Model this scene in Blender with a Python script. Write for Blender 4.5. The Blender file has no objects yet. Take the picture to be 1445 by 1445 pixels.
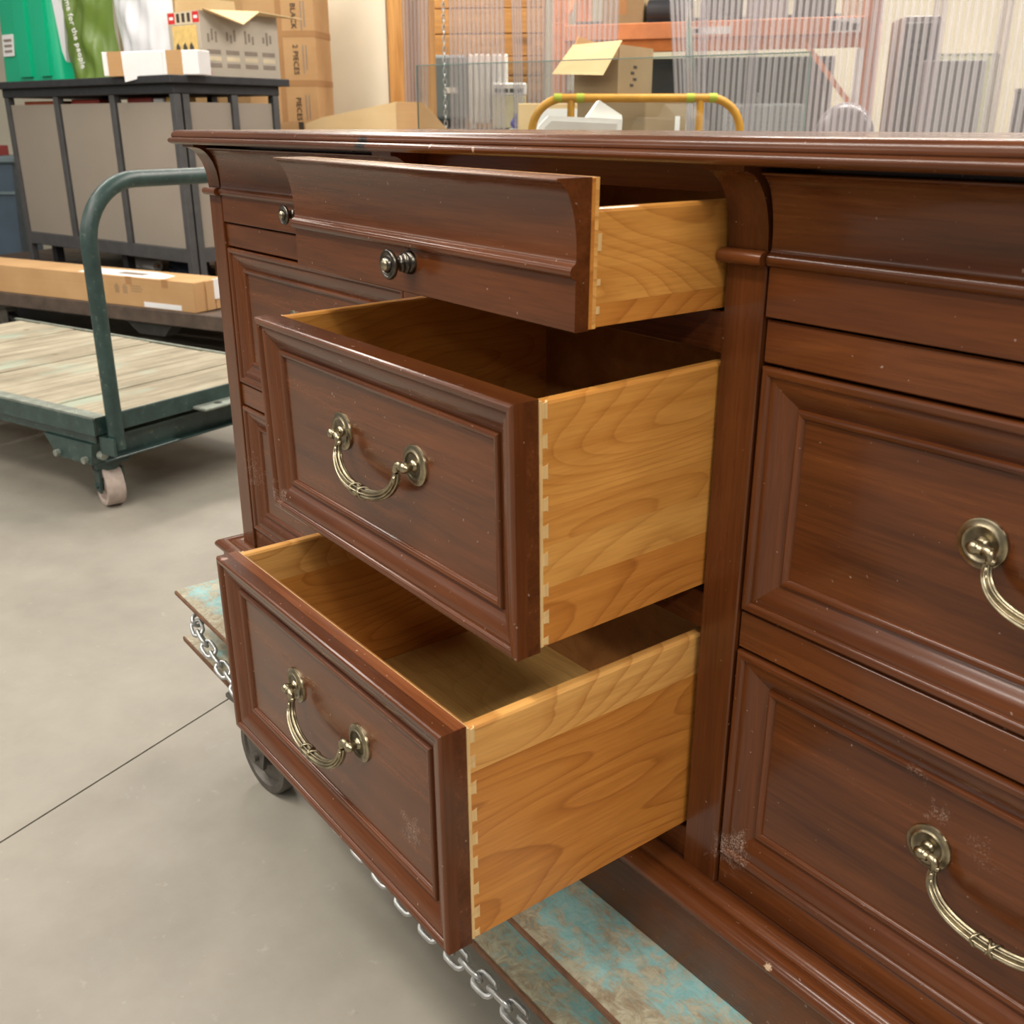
import bpy, bmesh, math, random
from mathutils import Vector, Matrix, Euler
random.seed(7)
S = bpy.context.scene
PI = math.pi
def R(d): return math.radians(d)

# ------------------------------------------------------------------ camera
CAM = Vector((1.6593, -0.6788, 0.8269))
YAW, PIT = -0.9153, -0.3633
cd = bpy.data.cameras.new('camera')
cam = bpy.data.objects.new('camera', cd); S.collection.objects.link(cam); S.camera = cam
cd.sensor_width = 36.0; cd.lens = 1439.26 / 1445 * 36.0
cd.clip_start = 0.02; cd.clip_end = 100
fw = Vector((math.sin(YAW)*math.cos(PIT), math.cos(YAW)*math.cos(PIT), math.sin(PIT)))
rt = Vector((math.cos(YAW), -math.sin(YAW), 0)); up = rt.cross(fw)
cam.matrix_world = Matrix(((rt.x, up.x, -fw.x, CAM.x), (rt.y, up.y, -fw.y, CAM.y), (rt.z, up.z, -fw.z, CAM.z), (0, 0, 0, 1)))
cd.dof.use_dof = True; cd.dof.focus_distance = 1.2; cd.dof.aperture_fstop = 12.0

# ------------------------------------------------------------------ world, lamps, exposure
wd = bpy.data.worlds.new('warehouse_air'); S.world = wd; wd.use_nodes = True
wd.node_tree.nodes['Background'].inputs[0].default_value = (1.0, 0.96, 0.90, 1)
wd.node_tree.nodes['Background'].inputs[1].default_value = 0.16
def lamp(name, loc, sx, sy, watts, rotz=0.0, col=(1, .93, .84)):
    d = bpy.data.lights.new(name, 'AREA'); d.shape = 'RECTANGLE'; d.size = sx; d.size_y = sy
    d.energy = watts; d.color = col
    o = bpy.data.objects.new(name, d); S.collection.objects.link(o)
    o.location = loc; o.rotation_euler = (0, 0, rotz)
    return o
lamp('ceiling_lamp', (0.2, -1.5, 3.0), 3.6, 0.30, 95, R(4))
lamp('ceiling_lamp', (0.5, -4.5, 3.0), 3.0, 0.45, 120, R(4))
lamp('ceiling_lamp', (-6.0, -5.2, 3.0), 8.0, 0.45, 150, R(4))
lamp('ceiling_lamp', (3.9, -0.9, 3.0), 0.30, 3.0, 135, R(4))  # added unseen light from the right, brightens the drawers' side boards
lamp('ceiling_lamp', (-3.2, 0.0, 3.1), 0.5, 3.0, 85, R(15))
lamp('ceiling_lamp', (-0.2, 3.0, 3.2), 3.4, 0.5, 150, R(20))
lamp('ceiling_lamp', (-2.6, 6.9, 3.2), 3.6, 0.9, 190, R(52))
lamp('ceiling_lamp', (0.6, 8.6, 3.2), 3.6, 0.9, 150, R(52))
lamp('ceiling_lamp', (-4.9, 3.2, 3.2), 1.0, 2.6, 120, R(20))
S.view_settings.view_transform = 'Standard'; S.view_settings.look = 'None'
S.view_settings.gamma = 1.0; S.view_settings.use_curve_mapping = False
S.view_settings.exposure = 0.29
S.cycles.max_bounces = 10; S.cycles.transparent_max_bounces = 24
S.cycles.sample_clamp_indirect = 6.0

# ------------------------------------------------------------------ materials
def srgb(r, g, b):
    f = lambda c: (c/255)/12.92 if c <= 10 else (((c/255)+.055)/1.055)**2.4
    return (f(r), f(g), f(b), 1)
class N:
    def __init__(s, name):
        s.m = bpy.data.materials.new(name); s.m.use_nodes = True
        s.t = s.m.node_tree; s.b = s.t.nodes['Principled BSDF']; s.out = s.t.nodes['Material Output']
    def n(s, typ, **kw):
        x = s.t.nodes.new(typ)
        for k, v in kw.items(): setattr(x, k, v)
        return x
    def l(s, a, b): s.t.links.new(a, b)
    def put(s, sock, v):
        if isinstance(v, bpy.types.NodeSocket): s.l(v, sock)
        else: sock.default_value = v
    def coord(s, scale=(1, 1, 1), kind='Object', loc=(0, 0, 0)):
        tc = s.n('ShaderNodeTexCoord'); mp = s.n('ShaderNodeMapping')
        mp.inputs['Scale'].default_value = scale; mp.inputs['Location'].default_value = loc
        s.l(tc.outputs[kind], mp.inputs[0]); return mp.outputs[0]
    def noise(s, vec, scale=1., detail=4., rough=.55, dist=0.):
        x = s.n('ShaderNodeTexNoise'); s.l(vec, x.inputs['Vector'])
        x.inputs['Scale'].default_value = scale; x.inputs['Detail'].default_value = detail
        x.inputs['Roughness'].default_value = rough; x.inputs['Distortion'].default_value = dist
        return x.outputs[0]
    def ramp(s, fac, stops):
        x = s.n('ShaderNodeValToRGB'); s.l(fac, x.inputs[0]); e = x.color_ramp.elements
        while len(e) < len(stops): e.new(.5)
        for i, (p, c) in enumerate(stops):
            e[i].position = p; e[i].color = c if len(c) == 4 else (*c, 1)
        return x.outputs[0]
    def mix(s, fac, a, b, mode='MIX'):
        x = s.n('ShaderNodeMix', data_type='RGBA', blend_type=mode)
        s.put(x.inputs[0], fac); s.put(x.inputs[6], a); s.put(x.inputs[7], b); return x.outputs[2]
    def math(s, op, a, b=0.0, c=0.0):
        x = s.n('ShaderNodeMath', operation=op)
        s.put(x.inputs[0], a); s.put(x.inputs[1], b); s.put(x.inputs[2], c); return x.outputs[0]
    def mrange(s, v, a, b, c=0., d=1.):
        x = s.n('ShaderNodeMapRange'); s.put(x.inputs[0], v)
        for i, q in enumerate((a, b, c, d)): x.inputs[i+1].default_value = q
        return x.outputs[0]
    def bump(s, h, strength=.2, dist=.002):
        x = s.n('ShaderNodeBump'); x.inputs['Strength'].default_value = strength; x.inputs['Distance'].default_value = dist
        s.l(h, x.inputs['Height']); s.l(x.outputs[0], s.b.inputs['Normal'])
    def base(s, c): s.put(s.b.inputs['Base Color'], c)
    def rough(s, v): s.put(s.b.inputs['Roughness'], v)
    def set(s, **kw):
        for k, v in kw.items(): s.b.inputs[k].default_value = v
M = {}
def plain(name, col, rough=.6, metal=0., vary=.12, scale=9., spec=.5, bumps=0., coat=0.):
    a = N(name); v = a.coord()
    n1 = a.noise(v, scale, 4)
    c = a.mix(a.mrange(n1, .3, .7), tuple(x*(1-vary) for x in col[:3])+(1,), tuple(min(1, x*(1+vary)) for x in col[:3])+(1,))
    a.base(c); a.rough(a.mrange(a.noise(v, scale*3, 3), .3, .7, max(.02, rough-.07), min(1, rough+.07)))
    a.set(Metallic=metal); a.b.inputs['Specular IOR Level'].default_value = spec
    if coat: a.b.inputs['Coat Weight'].default_value = coat; a.b.inputs['Coat Roughness'].default_value = .1
    if bumps: a.bump(a.noise(v, scale*14, 4), bumps, .001)
    M[name] = a.m; return a.m

SCUFFS = [((1.3247, .011, .3044), .014, .52), ((1.3038, .008, .3287), .012, .55), ((1.362, .011, .2919), .016, .58), ((1.128, .004, .146), .026, .50),
          ((.9865, -.278, .2191), .020, .52), ((.6085, -.212, .4222), .016, .50), ((.008, -.03, .106), .05, .56), ((.02, 0., .25), .03, .56)]
def mahogany(name, axis, dark=(.046, .0125, .0036), light=(.172, .052, .0125), spots=True):
    a = N(name)
    def sc(al, ac): q = [ac]*3; q[axis] = al; return tuple(q)
    g = a.noise(a.coord(sc(1.6, 22)), 1, 5, .6, .5)
    f = a.noise(a.coord(sc(14, 330)), 1, 3, .6)
    w = a.noise(a.coord(sc(1.2, 5), loc=(3, 1, 2)), 1, 3)
    c = a.ramp(g, [(.28, dark), (.52, tuple((x+y)/2 for x, y in zip(dark, light))), (.74, light)])
    c = a.mix(.55, c, a.ramp(f, [(.32, (.42, .36, .34)), (.6, (1, 1, 1))]), 'MULTIPLY')
    c = a.mix(a.mrange(w, .35, .7, 0, .45), c, (.120, .032, .0085, 1))
    if spots:
        geo = a.n('ShaderNodeNewGeometry')
        grit = a.noise(geo.outputs['Position'], 520, 5, .75, .3); rag = a.noise(geo.outputs['Position'], 70, 3, .6)
        tot = a.mrange(a.noise(geo.outputs['Position'], 190, 1, .5), .765, .80, 0, .45)
        for p, r, th in SCUFFS:
            d = a.n('ShaderNodeVectorMath', operation='DISTANCE'); a.l(geo.outputs['Position'], d.inputs[0]); d.inputs[1].default_value = p
            k = a.mrange(a.math('ADD', d.outputs['Value'], a.math('MULTIPLY', a.math('SUBTRACT', rag, .5), r*3.6)), r*.9, r*.2, 0, 1)
            tot = a.math('MAXIMUM', tot, a.math('MULTIPLY', a.math('MULTIPLY', k, a.mrange(grit, th-.04, th+.14, 0, 1)), .75))
        c = a.mix(tot, c, (.42, .33, .27, 1))
        for p, r, col in (((.553, -.050, .8035), .017, (.010, .009, .008, 1)), ((1.22, -.0415, .0935), .0055, (.50, .36, .24, 1)), ((.70, -.05, .806), .004, (.45, .30, .22, 1)), ((.78, -.05, .803), .004, (.45, .30, .22, 1)), ((.604, -.285, .362), .006, (.40, .25, .20, 1))):
            d = a.n('ShaderNodeVectorMath', operation='DISTANCE'); a.l(geo.outputs['Position'], d.inputs[0]); d.inputs[1].default_value = p
            c = a.mix(a.mrange(a.math('ADD', d.outputs['Value'], a.math('MULTIPLY', a.math('SUBTRACT', grit, .5), r*2.2)), r*.8, r*.55, 0, 1), c, col)
        a.rough(a.math('ADD', a.mrange(g, .3, .7, .22, .30), a.math('MULTIPLY', tot, .4)))
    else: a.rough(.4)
    a.base(c); a.b.inputs['Specular IOR Level'].default_value = .34; a.b.inputs['Coat Weight'].default_value = .22; a.b.inputs['Coat Roughness'].default_value = .10
    a.bump(f, .10, .0006)
    M[name] = a.m
mahogany('mahogany_grain_x', 0); mahogany('mahogany_grain_z', 2); mahogany('mahogany_grain_y', 1)
mahogany('worn_mahogany', 0, (.15, .045, .014), (.34, .115, .038))
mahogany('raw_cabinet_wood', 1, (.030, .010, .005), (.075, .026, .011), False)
def cherry(name, seed, dark, light, line=.55, bands=21., axis=1, cross=2, stretch=2.6, rough=.36):
    a = N(name)
    q = [5.]*3; q[axis] = stretch; q[cross] = 8.5
    v = a.coord(tuple(q), loc=(seed*1.7, seed*3.1, seed*2.3))
    h = a.noise(v, 1, .8, .3, .12)
    qj = [120.]*3; qj[axis] = 14.
    h = a.math('ADD', h, a.math('MULTIPLY', a.noise(a.coord(tuple(qj)), 1, 2), .008))
    r = a.math('FRACT', a.math('MULTIPLY', h, bands))
    rings = a.ramp(r, [(0., (1, 1, 1)), (.60, (.97, .96, .94)), (.86, (.80, .71, .62)), (.95, (.62, .50, .41)), (1., (.97, .95, .93))])
    qq = [55.]*3; qq[axis] = 3.
    g = a.noise(a.coord(tuple(qq), loc=(seed, 0, seed)), 1, 5, .6)
    c = a.ramp(g, [(.28, dark), (.72, light)])
    c = a.mix(line, c, rings, 'MULTIPLY')
    qf = [420.]*3; qf[axis] = 22.
    f = a.noise(a.coord(tuple(qf)), 1, 2)
    c = a.mix(.35, c, a.ramp(f, [(.3, (.6, .52, .45)), (.6, (1, 1, 1))]), 'MULTIPLY')
    b = a.noise(a.coord((7, 7, 7), loc=(seed, seed, 0)), 1, 2)
    c = a.mix(a.mrange(b, .35, .75, 0, .35), c, tuple(x*.72 for x in dark[:3])+(1,))
    a.base(c); a.rough(rough); a.b.inputs['Coat Weight'].default_value = .25; a.b.inputs['Coat Roughness'].default_value = .2
    M[name] = a.m
cherry('cherry_amber', 1, (.52, .215, .040), (.69, .335, .076))
cherry('cherry_honey', 2, (.59, .27, .058), (.77, .41, .105))
cherry('cherry_russet', 3, (.48, .178, .030), (.63, .265, .052), .75, 19.)
cherry('cherry_pale', 4, (.60, .285, .072), (.78, .43, .13), .7, 20.)
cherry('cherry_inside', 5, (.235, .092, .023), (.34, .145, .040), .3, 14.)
cherry('drawer_plywood', 6, (.58, .345, .10), (.74, .48, .165), .3, 15., 0, 1, 3., .3)
cherry('maple_core', 7, (.62, .40, .16), (.78, .56, .27), .25, 9., 2, 0, 8., .5)
def metal_brass():
    a = N('antique_brass'); v = a.coord()
    geo = a.n('ShaderNodeNewGeometry'); n1 = a.math('ADD', a.noise(v, 70, 4), a.mrange(geo.outputs['Pointiness'], .42, .56, -.22, .16)); c = a.ramp(n1, [(.3, (.13, .11, .075)), (.55, (.29, .25, .165)), (.75, (.46, .40, .27))])
    a.base(c); a.set(Metallic=1.); a.rough(a.mrange(n1, .3, .7, .42, .28)); M['antique_brass'] = a.m
    a = N('dark_pewter'); v = a.coord(); n1 = a.noise(v, 90, 4)
    a.base(a.ramp(n1, [(.35, (.055, .05, .043)), (.7, (.17, .155, .13))])); a.set(Metallic=1.); a.rough(.3); M['dark_pewter'] = a.m
metal_brass()

# ------------------------------------------------------------------ mesh helpers
class MB:
    def __init__(s): s.v = []; s.f = []; s.mi = []; s.mat = 0
    def add(s, vs, fs, xf=None):
        o = len(s.v)
        for q in vs:
            q = Vector(q)
            if xf is not None: q = xf @ q
            s.v.append(q)
        for q in fs: s.f.append([o+i for i in q]); s.mi.append(s.mat)
        return s
    def box(s, x0, x1, y0, y1, z0, z1, xf=None, bev=0., seg=1):
        if not bev:
            vs = [(x0, y0, z0), (x1, y0, z0), (x1, y1, z0), (x0, y1, z0), (x0, y0, z1), (x1, y0, z1), (x1, y1, z1), (x0, y1, z1)]
            return s.add(vs, [(0, 3, 2, 1), (4, 5, 6, 7), (0, 1, 5, 4), (1, 2, 6, 5), (2, 3, 7, 6), (3, 0, 4, 7)], xf)
        bm = bmesh.new(); bmesh.ops.create_cube(bm, size=1)
        for q in bm.verts: q.co = Vector(((x0+x1)/2+q.co.x*(x1-x0), (y0+y1)/2+q.co.y*(y1-y0), (z0+z1)/2+q.co.z*(z1-z0)))
        bmesh.ops.bevel(bm, geom=bm.edges[:], offset=bev, segments=seg, affect='EDGES', profile=.5)
        bm.verts.index_update()
        s.add([q.co.copy() for q in bm.verts], [[q.index for q in f.verts] for f in bm.faces], xf); bm.free(); return s
    def prism(s, poly, axis, a, b, xf=None):
        """closed 2-D outline extruded from a to b along an axis: 0 (outline = y,z), 1 (x,z), 2 (x,y)"""
        n = len(poly)
        def P(p, t): return ((t, p[0], p[1]), (p[0], t, p[1]), (p[0], p[1], t))[axis]
        vs = [P(p, a) for p in poly]+[P(p, b) for p in poly]
        fs = [(i, (i+1) % n, n+(i+1) % n, n+i) for i in range(n)]+[list(range(n))[::-1], list(range(n, 2*n))]
        return s.add(vs, fs, xf)
    def sweep(s, path, section, closed=False, cap=True, upv=(0, 0, 1), xf=None, scales=None):
        path = [Vector(p) for p in path]; n = len(path); k = len(section); vs = []; fs = []
        prev = None
        for i, p in enumerate(path):
            if closed: t = path[(i+1) % n]-path[i-1]
            else: t = path[min(i+1, n-1)]-path[max(i-1, 0)]
            t.normalize()
            if prev is None:
                r = Vector(upv); r = r-t*r.dot(t)
                if r.length < 1e-4: r = Vector((1, 0, 0)); r = r-t*r.dot(t)
            else: r = prev-t*prev.dot(t)
            r.normalize(); prev = r; q = t.cross(r); sc = scales[i] if scales else 1.
            for (a, b) in section: vs.append(p+r*a*sc+q*b*sc)
        m = n if closed else n-1
        for i in range(m):
            for j in range(k):
                a, b = i*k+j, i*k+(j+1) % k; c, d = ((i+1) % n)*k+(j+1) % k, ((i+1) % n)*k+j
                fs.append((a, b, c, d))
        if cap and not closed: fs += [list(range(k))[::-1], list(range((n-1)*k, n*k))]
        return s.add(vs, fs, xf)
    def tube(s, path, r, seg=12, closed=False, xf=None, scales=None):
        return s.sweep(path, [(r*math.cos(2*PI*i/seg), r*math.sin(2*PI*i/seg)) for i in range(seg)], closed, True, xf=xf, scales=scales)
    def lathe(s, prof, seg=24, xf=None, axis=2):
        """(radius, height) profile turned about an axis"""
        vs = []; fs = []; k = len(prof)
        for i in range(seg):
            c, d = math.cos(2*PI*i/seg), math.sin(2*PI*i/seg)
            for (r, h) in prof:
                vs.append(((r*c, r*d, h), (r*c, h, -r*d), (h, r*c, r*d))[{2: 0, 1: 1, 0: 2}[axis]])
        for i in range(seg):
            for j in range(k-1):
                a, b = i*k+j, ((i+1) % seg)*k+j
                fs.append((a, b, b+1, a+1))
        return s.add(vs, fs, xf)
    def cyl(s, p, q, r, seg=16, r2=None):
        return s.sweep([p, q], [(r*math.cos(2*PI*i/seg), r*math.sin(2*PI*i/seg)) for i in range(seg)], scales=[1, (r2 or r)/r])
    def ball(s, c, r, seg=12, sx=1, sy=1, sz=1):
        n = seg//2
        return s.lathe([(r*math.sin(PI*i/n), -r*math.cos(PI*i/n)) for i in range(n+1)], seg, Matrix.Translation(c) @ Matrix.Diagonal((sx, sy, sz, 1)))
    def mesh(s, name, mat, smooth=None):
        me = bpy.data.meshes.new(name); me.from_pydata([tuple(v) for v in s.v], [], s.f)
        for q in (mat if isinstance(mat, (list, tuple)) else [mat]): me.materials.append(M[q])
        bm = bmesh.new(); bm.from_mesh(me); bmesh.ops.remove_doubles(bm, verts=bm.verts, dist=1e-6)
        bmesh.ops.recalc_face_normals(bm, faces=bm.faces); bm.to_mesh(me); bm.free()
        if isinstance(mat, (list, tuple)) and len(me.polygons) == len(s.mi):
            me.polygons.foreach_set('material_index', s.mi)
        if smooth is not None:
            me.polygons.foreach_set('use_smooth', [True]*len(me.polygons))
            me.set_sharp_from_angle(angle=R(smooth))
        me.update(); return me
    def build(s, name, mat, parent=None, smooth=None, loc=(0, 0, 0), rot=(0, 0, 0)):
        return link(name, s.mesh(name, mat, smooth), parent, loc, rot)
def link(name, data, parent=None, loc=(0, 0, 0), rot=(0, 0, 0)):
    o = bpy.data.objects.new(name, data); S.collection.objects.link(o)
    o.location = loc; o.rotation_euler = rot
    if parent: o.parent = parent
    return o
def tag(o, label=None, cat=None, group=None, kind=None):
    for k, v in (('label', label), ('category', cat), ('group', group), ('kind', kind)):
        if v: o[k] = v
    return o
def thing(name, label, cat, loc=(0, 0, 0), rz=0., group=None):
    return tag(link(name, None, None, loc, (0, 0, rz)), label, cat, group)
def copy_tree(o, parent=None):
    c = o.copy(); S.collection.objects.link(c)
    if parent: c.parent = parent
    for ch in list(o.children): copy_tree(ch, c)
    return c
def arc(cx, cy, r, a0, a1, n): return [(cx+r*math.cos(R(a0+(a1-a0)*i/n)), cy+r*math.sin(R(a0+(a1-a0)*i/n))) for i in range(n+1)]
def text_mesh(body, size, mat, parent, xf, name='printed_text', extrude=.0):
    c = bpy.data.curves.new(name, 'FONT'); c.body = body; c.size = size; c.align_x = 'CENTER'; c.align_y = 'CENTER'; c.extrude = extrude; c.resolution_u = 2
    o = bpy.data.objects.new(name, c); S.collection.objects.link(o)
    dg = bpy.context.evaluated_depsgraph_get(); me = bpy.data.meshes.new_from_object(o.evaluated_get(dg))
    bpy.data.objects.remove(o); me.name = name; me.materials.clear(); me.materials.append(M[mat])
    me.transform(xf); return link(name, me, parent)

# ------------------------------------------------------------------ the dresser
XL0, XL1, XM0, XM1, XC0, XC1, XR0, XR1 = -.0465, 0., .553, .5965, 1.0735, 1.1157, 1.669, 1.7155
DEPTH = .46
ZP, Z3B, Z3T, Z2B, Z2T, Z1B, ZBEAD, ZSB, ZST = .098, .1375, .3685, .4105, .6370, .6785, .7245, .797, .8185
FP = .0012
dresser = thing('dresser', 'red-brown mahogany dresser with its three middle drawers pulled open', 'dresser')

def post(x0, x1):
    m = MB().box(x0, x1, 0, .045, ZP, ZBEAD-.004, bev=.0012)
    m.build('post', 'mahogany_grain_z', dresser)
    # bead band round the post
    pr = [(0.02, ZBEAD-.0062), (-.0045, ZBEAD-.0062)]+[(-.0045-.0062*math.cos(R(t)), ZBEAD+.0062*math.sin(R(t))) for t in (-70, -45, -20, 0, 20, 45, 70)]+[(-.0045, ZBEAD+.0065), (.02, ZBEAD+.0065)]
    MB().prism(pr, 0, x0-.003, x1+.0006).build('bead_band', 'mahogany_grain_x', dresser, 40)
    # cove bracket
    zb, zt, pr_ = ZBEAD+.006, ZSB, .036
    cv = [(0.03, zb), (.0005, zb)]
    for i in range(13):
        t = i/12; a = R(90*t)
        cv.append((-pr_*(1-math.cos(a)), zb+.004+(zt-.008-zb)*math.sin(a)))
    cv += [(-pr_-.0005, zt), (.03, zt)]
    MB().prism(cv, 0, x0+.0005, x1-.0005).build('cove_bracket', 'mahogany_grain_z', dresser, 40)
for a, b in ((XL0, XL1), (XM0, XM1), (XC0, XC1), (XR0, XR1)): post(a, b)

# carcass: ends, back, inner partitions, floor, rails between drawers
for x in (XL0+.004, XR1-.022): MB().box(x, x+.018, .045, DEPTH, 0.0, ZSB).build('end_panel', 'mahogany_grain_z', dresser)
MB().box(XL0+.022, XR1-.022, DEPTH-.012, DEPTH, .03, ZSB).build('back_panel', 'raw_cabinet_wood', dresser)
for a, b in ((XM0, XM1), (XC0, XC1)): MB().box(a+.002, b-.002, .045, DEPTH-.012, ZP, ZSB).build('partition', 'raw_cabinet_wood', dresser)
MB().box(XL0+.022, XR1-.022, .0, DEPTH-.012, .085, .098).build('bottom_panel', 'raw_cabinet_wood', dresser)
for a, b in ((XL1, XM0), (XM1, XC0), (XC1, XR0)):
    for z0, z1 in ((ZP, Z3B-.002), (Z3T+.002, Z2B-.002), (Z2T+.002, Z1B-.002)):
        MB().box(a+.0014, b-.0014, .0045, .05, z0+.0008, z1-.0008, bev=.0012).build('rail', 'mahogany_grain_x', dresser)
    MB().box(a, b, .012, .05, ZSB-.024, ZSB).build('top_rail', 'mahogany_grain_x', dresser)
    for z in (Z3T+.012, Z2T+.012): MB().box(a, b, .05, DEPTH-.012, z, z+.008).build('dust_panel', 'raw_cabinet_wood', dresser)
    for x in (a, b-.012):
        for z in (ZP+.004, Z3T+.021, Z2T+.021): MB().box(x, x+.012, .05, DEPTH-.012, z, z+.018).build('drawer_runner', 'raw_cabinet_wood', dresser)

# moulding swept round front and two ends
def moulded(profile, x0, x1, y0, y1, name, mats):
    """profile = (outward, z) list, closed against the back by its ends; mitred at the two front corners"""
    n = len(profile)
    fr = MB(); a = [(x0-o, y0-o, z) for o, z in profile]; b = [(x1+o, y0-o, z) for o, z in profile]
    fr.add(a+b, [(i, (i+1) % n, n+(i+1) % n, n+i) for i in range(n)]+[list(range(n)), list(range(n, 2*n))]).build(name, mats[0], dresser, 35)
    for a, c in (([(x0-o, y0-o, z) for o, z in profile], [(x0-o, y1, z) for o, z in profile]), ([(x1+o, y0-o, z) for o, z in profile], [(x1+o, y1, z) for o, z in profile])):
        MB().add(a+c, [(i, (i+1) % n, n+(i+1) % n, n+i) for i in range(n)]+[list(range(n)), list(range(n, 2*n))]).build(name, mats[1], dresser, 35)
basep = [(.0, .100), (.005, .1012), (.010, .1008), (.0145, .0990), (.0175, .0962), (.0185, .0940), (.0195, .0948), (.022, .0972), (.0265, .0988), (.031, .0990),
         (.0355, .0978), (.039, .0952), (.0412, .0915), (.0416, .0885), (.0402, .0850), (.0372, .0825), (.033, .0815), (.0, .0815)]
moulded(basep, XL0, XR1, 0., DEPTH, 'base_moulding', ('mahogany_grain_x', 'mahogany_grain_y'))
moulded([(.0, .0815), (.030, .0815), (.030, .002), (.029, .0), (.0, .0)], XL0, XR1, 0., DEPTH, 'plinth', ('mahogany_grain_x', 'mahogany_grain_y'))
# top slab: core plus moulded edge
SX0, SX1, SY0 = -.052, 1.721, -.036
slabp = [(.0, ZST)]+[(o, ZST-d) for o, d in ((.004, .0003), (.0075, .0018), (.0100, .0045), (.0112, .0078), (.0112, .0098), (.0102, .0106), (.0117, .0112), (.0143, .0124), (.0159, .0146), (.0161, .0162), (.0151, .0184), (.0126, .0202), (.0090, .0210), (.0, .0215))]
moulded(slabp, SX0, SX1, SY0, DEPTH+.012, 'top_edge_moulding', ('mahogany_grain_x', 'mahogany_grain_y'))
MB().box(SX0, SX1, SY0, DEPTH+.012, ZSB, ZST).build('top_board', 'mahogany_grain_x', dresser)

# --- drawer fronts
RAILP = [(0., .014), (0., .0024), (.0009, .0008), (.0024, 0.), (.0060, .0002), (.0078, .0012), (.0088, .0027), (.0092, .0038), (.0105, .0036), (.0130, .0040), (.0170, .0052), (.0210, .0071), (.0250, .0096), (.0285, .0118),
         (.0312, .0130), (.0322, .0136), (.0326, .0118), (.0336, .0103), (.0354, .0097), (.0374, .0101), (.0392, .0113), (.0402, .0130), (.0406, .0140)]
IN = .0406
def frame_rails(par, w, h):
    """four mitred rails of a panel frame, outer size w x h, x centred, z from 0"""
    n = len(RAILP)
    for name, mat, ends in (('frame_rail', 'mahogany_grain_x', ([(-w/2+u, d, u) for u, d in RAILP], [(w/2-u, d, u) for u, d in RAILP])),
                            ('frame_rail', 'mahogany_grain_x', ([(-w/2+u, d, h-u) for u, d in RAILP], [(w/2-u, d, h-u) for u, d in RAILP])),
                            ('frame_stile', 'mahogany_grain_z', ([(-w/2+u, d, u) for u, d in RAILP], [(-w/2+u, d, h-u) for u, d in RAILP])),
                            ('frame_stile', 'mahogany_grain_z', ([(w/2-u, d, u) for u, d in RAILP], [(w/2-u, d, h-u) for u, d in RAILP]))):
        MB().add(ends[0]+ends[1], [(i, (i+1) % n, n+(i+1) % n, n+i) for i in range(n)]+[list(range(n)), list(range(n, 2*n))]).build(name, mat, par, 28)

def _rosette():
    pr = [(0, -.0042), (.0045, -.0042), (.0055, -.0032), (.0110, -.0030), (.0118, -.0034), (.0130, -.0044), (.0142, -.0046), (.0150, -.0040), (.0160, -.0032), (.0180, -.0030), (.0194, -.0024), (.0198, -.0012), (.0198, 0), (0, 0)]
    return MB().lathe(pr, 40, axis=1).mesh('rosette', 'antique_brass', 35)
def _pivot(sg):
    m = MB()
    m.lathe([(0, -.0175), (.0030, -.0170), (.0048, -.0155), (.0054, -.0130), (.0048, -.0105), (.0042, -.0088), (.0040, -.0060), (.0056, -.0045), (.0060, -.003), (0, -.003)], 20, axis=1)
    m.cyl((sg*.003, -.0125, 0), (-sg*.0065, -.0125, -.0005), .0042, 14)
    m.ball((sg*.0030, -.0125, 0), .0036, 10)
    pts = [(-sg*.0055, -.0125, -.0002), (-sg*.0085, -.0128, .0008), (-sg*.0112, -.0132, .0004), (-sg*.0134, -.0135, -.0022), (-sg*.0138, -.0137, -.0055), (-sg*.0125, -.0138, -.0078)]
    m.tube(pts, .0034, 12, scales=[.9, 1.05, 1.1, 1.05, .95, .8])
    m.ball((-sg*.0158, -.0135, -.0065), .0030, 10)
    return m.mesh('bail_pivot', 'antique_brass', 50)
def _bail(hw):
    m = MB(); n = 56; path = []; sc = []
    x0 = hw-.0128
    for i in range(n+1):
        t = -1+2*i/n; th = t*PI/2
        x = x0*math.copysign(abs(math.sin(th))**.92, th); z = -.0085-.0315*abs(math.cos(th))**.85
        path.append((x, -.0138-.0085*math.cos(th), z)); sc.append(.62+.38*math.cos(th)**.6 if abs(t) < 1 else .62)
    k = 64; sec = []
    for j in range(k):
        a = 2*PI*j/k; r = .0054*(1+.17*math.cos(8*a)); sec.append((r*math.cos(a)*1.02, r*math.sin(a)*.86))
    m.sweep(path, sec, upv=(0, -1, 0), scales=sc)
    for sg in (-1, 1):   # crossed ribbon at the middle
        w = []
        for i in range(49):
            t = i/48; a = sg*2*PI*1.5*t+.5
            x = (-.0115+.023*t); zc = -.0400+.6*x*x
            w.append((x, -.0223-.0058*math.cos(a), zc+.0056*math.sin(a)))
        m.tube(w, .00135, 8)
    for sg in (-1, 1):   # small leaf at each end
        m.ball((sg*(x0-.0003), -.0168, -.0150), .0034, 10, .8, .8, 1.7)
        m.ball((sg*(x0-.0025), -.0178, -.0195), .0030, 10, .8, .8, 1.6)
    return m.mesh('bail', 'antique_brass', 60)
ROS, PIV, BAIL = _rosette(), {s: _pivot(s) for s in (-1, 1)}, _bail(.0695)
def handle(par, z, y=.014):
    for sg in (-1, 1):
        link('rosette', ROS, par, (sg*.0695, y, z)); link('bail_pivot', PIV[sg], par, (sg*.0695, y, z))
    link('bail', BAIL, par, (0, y, z))
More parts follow.
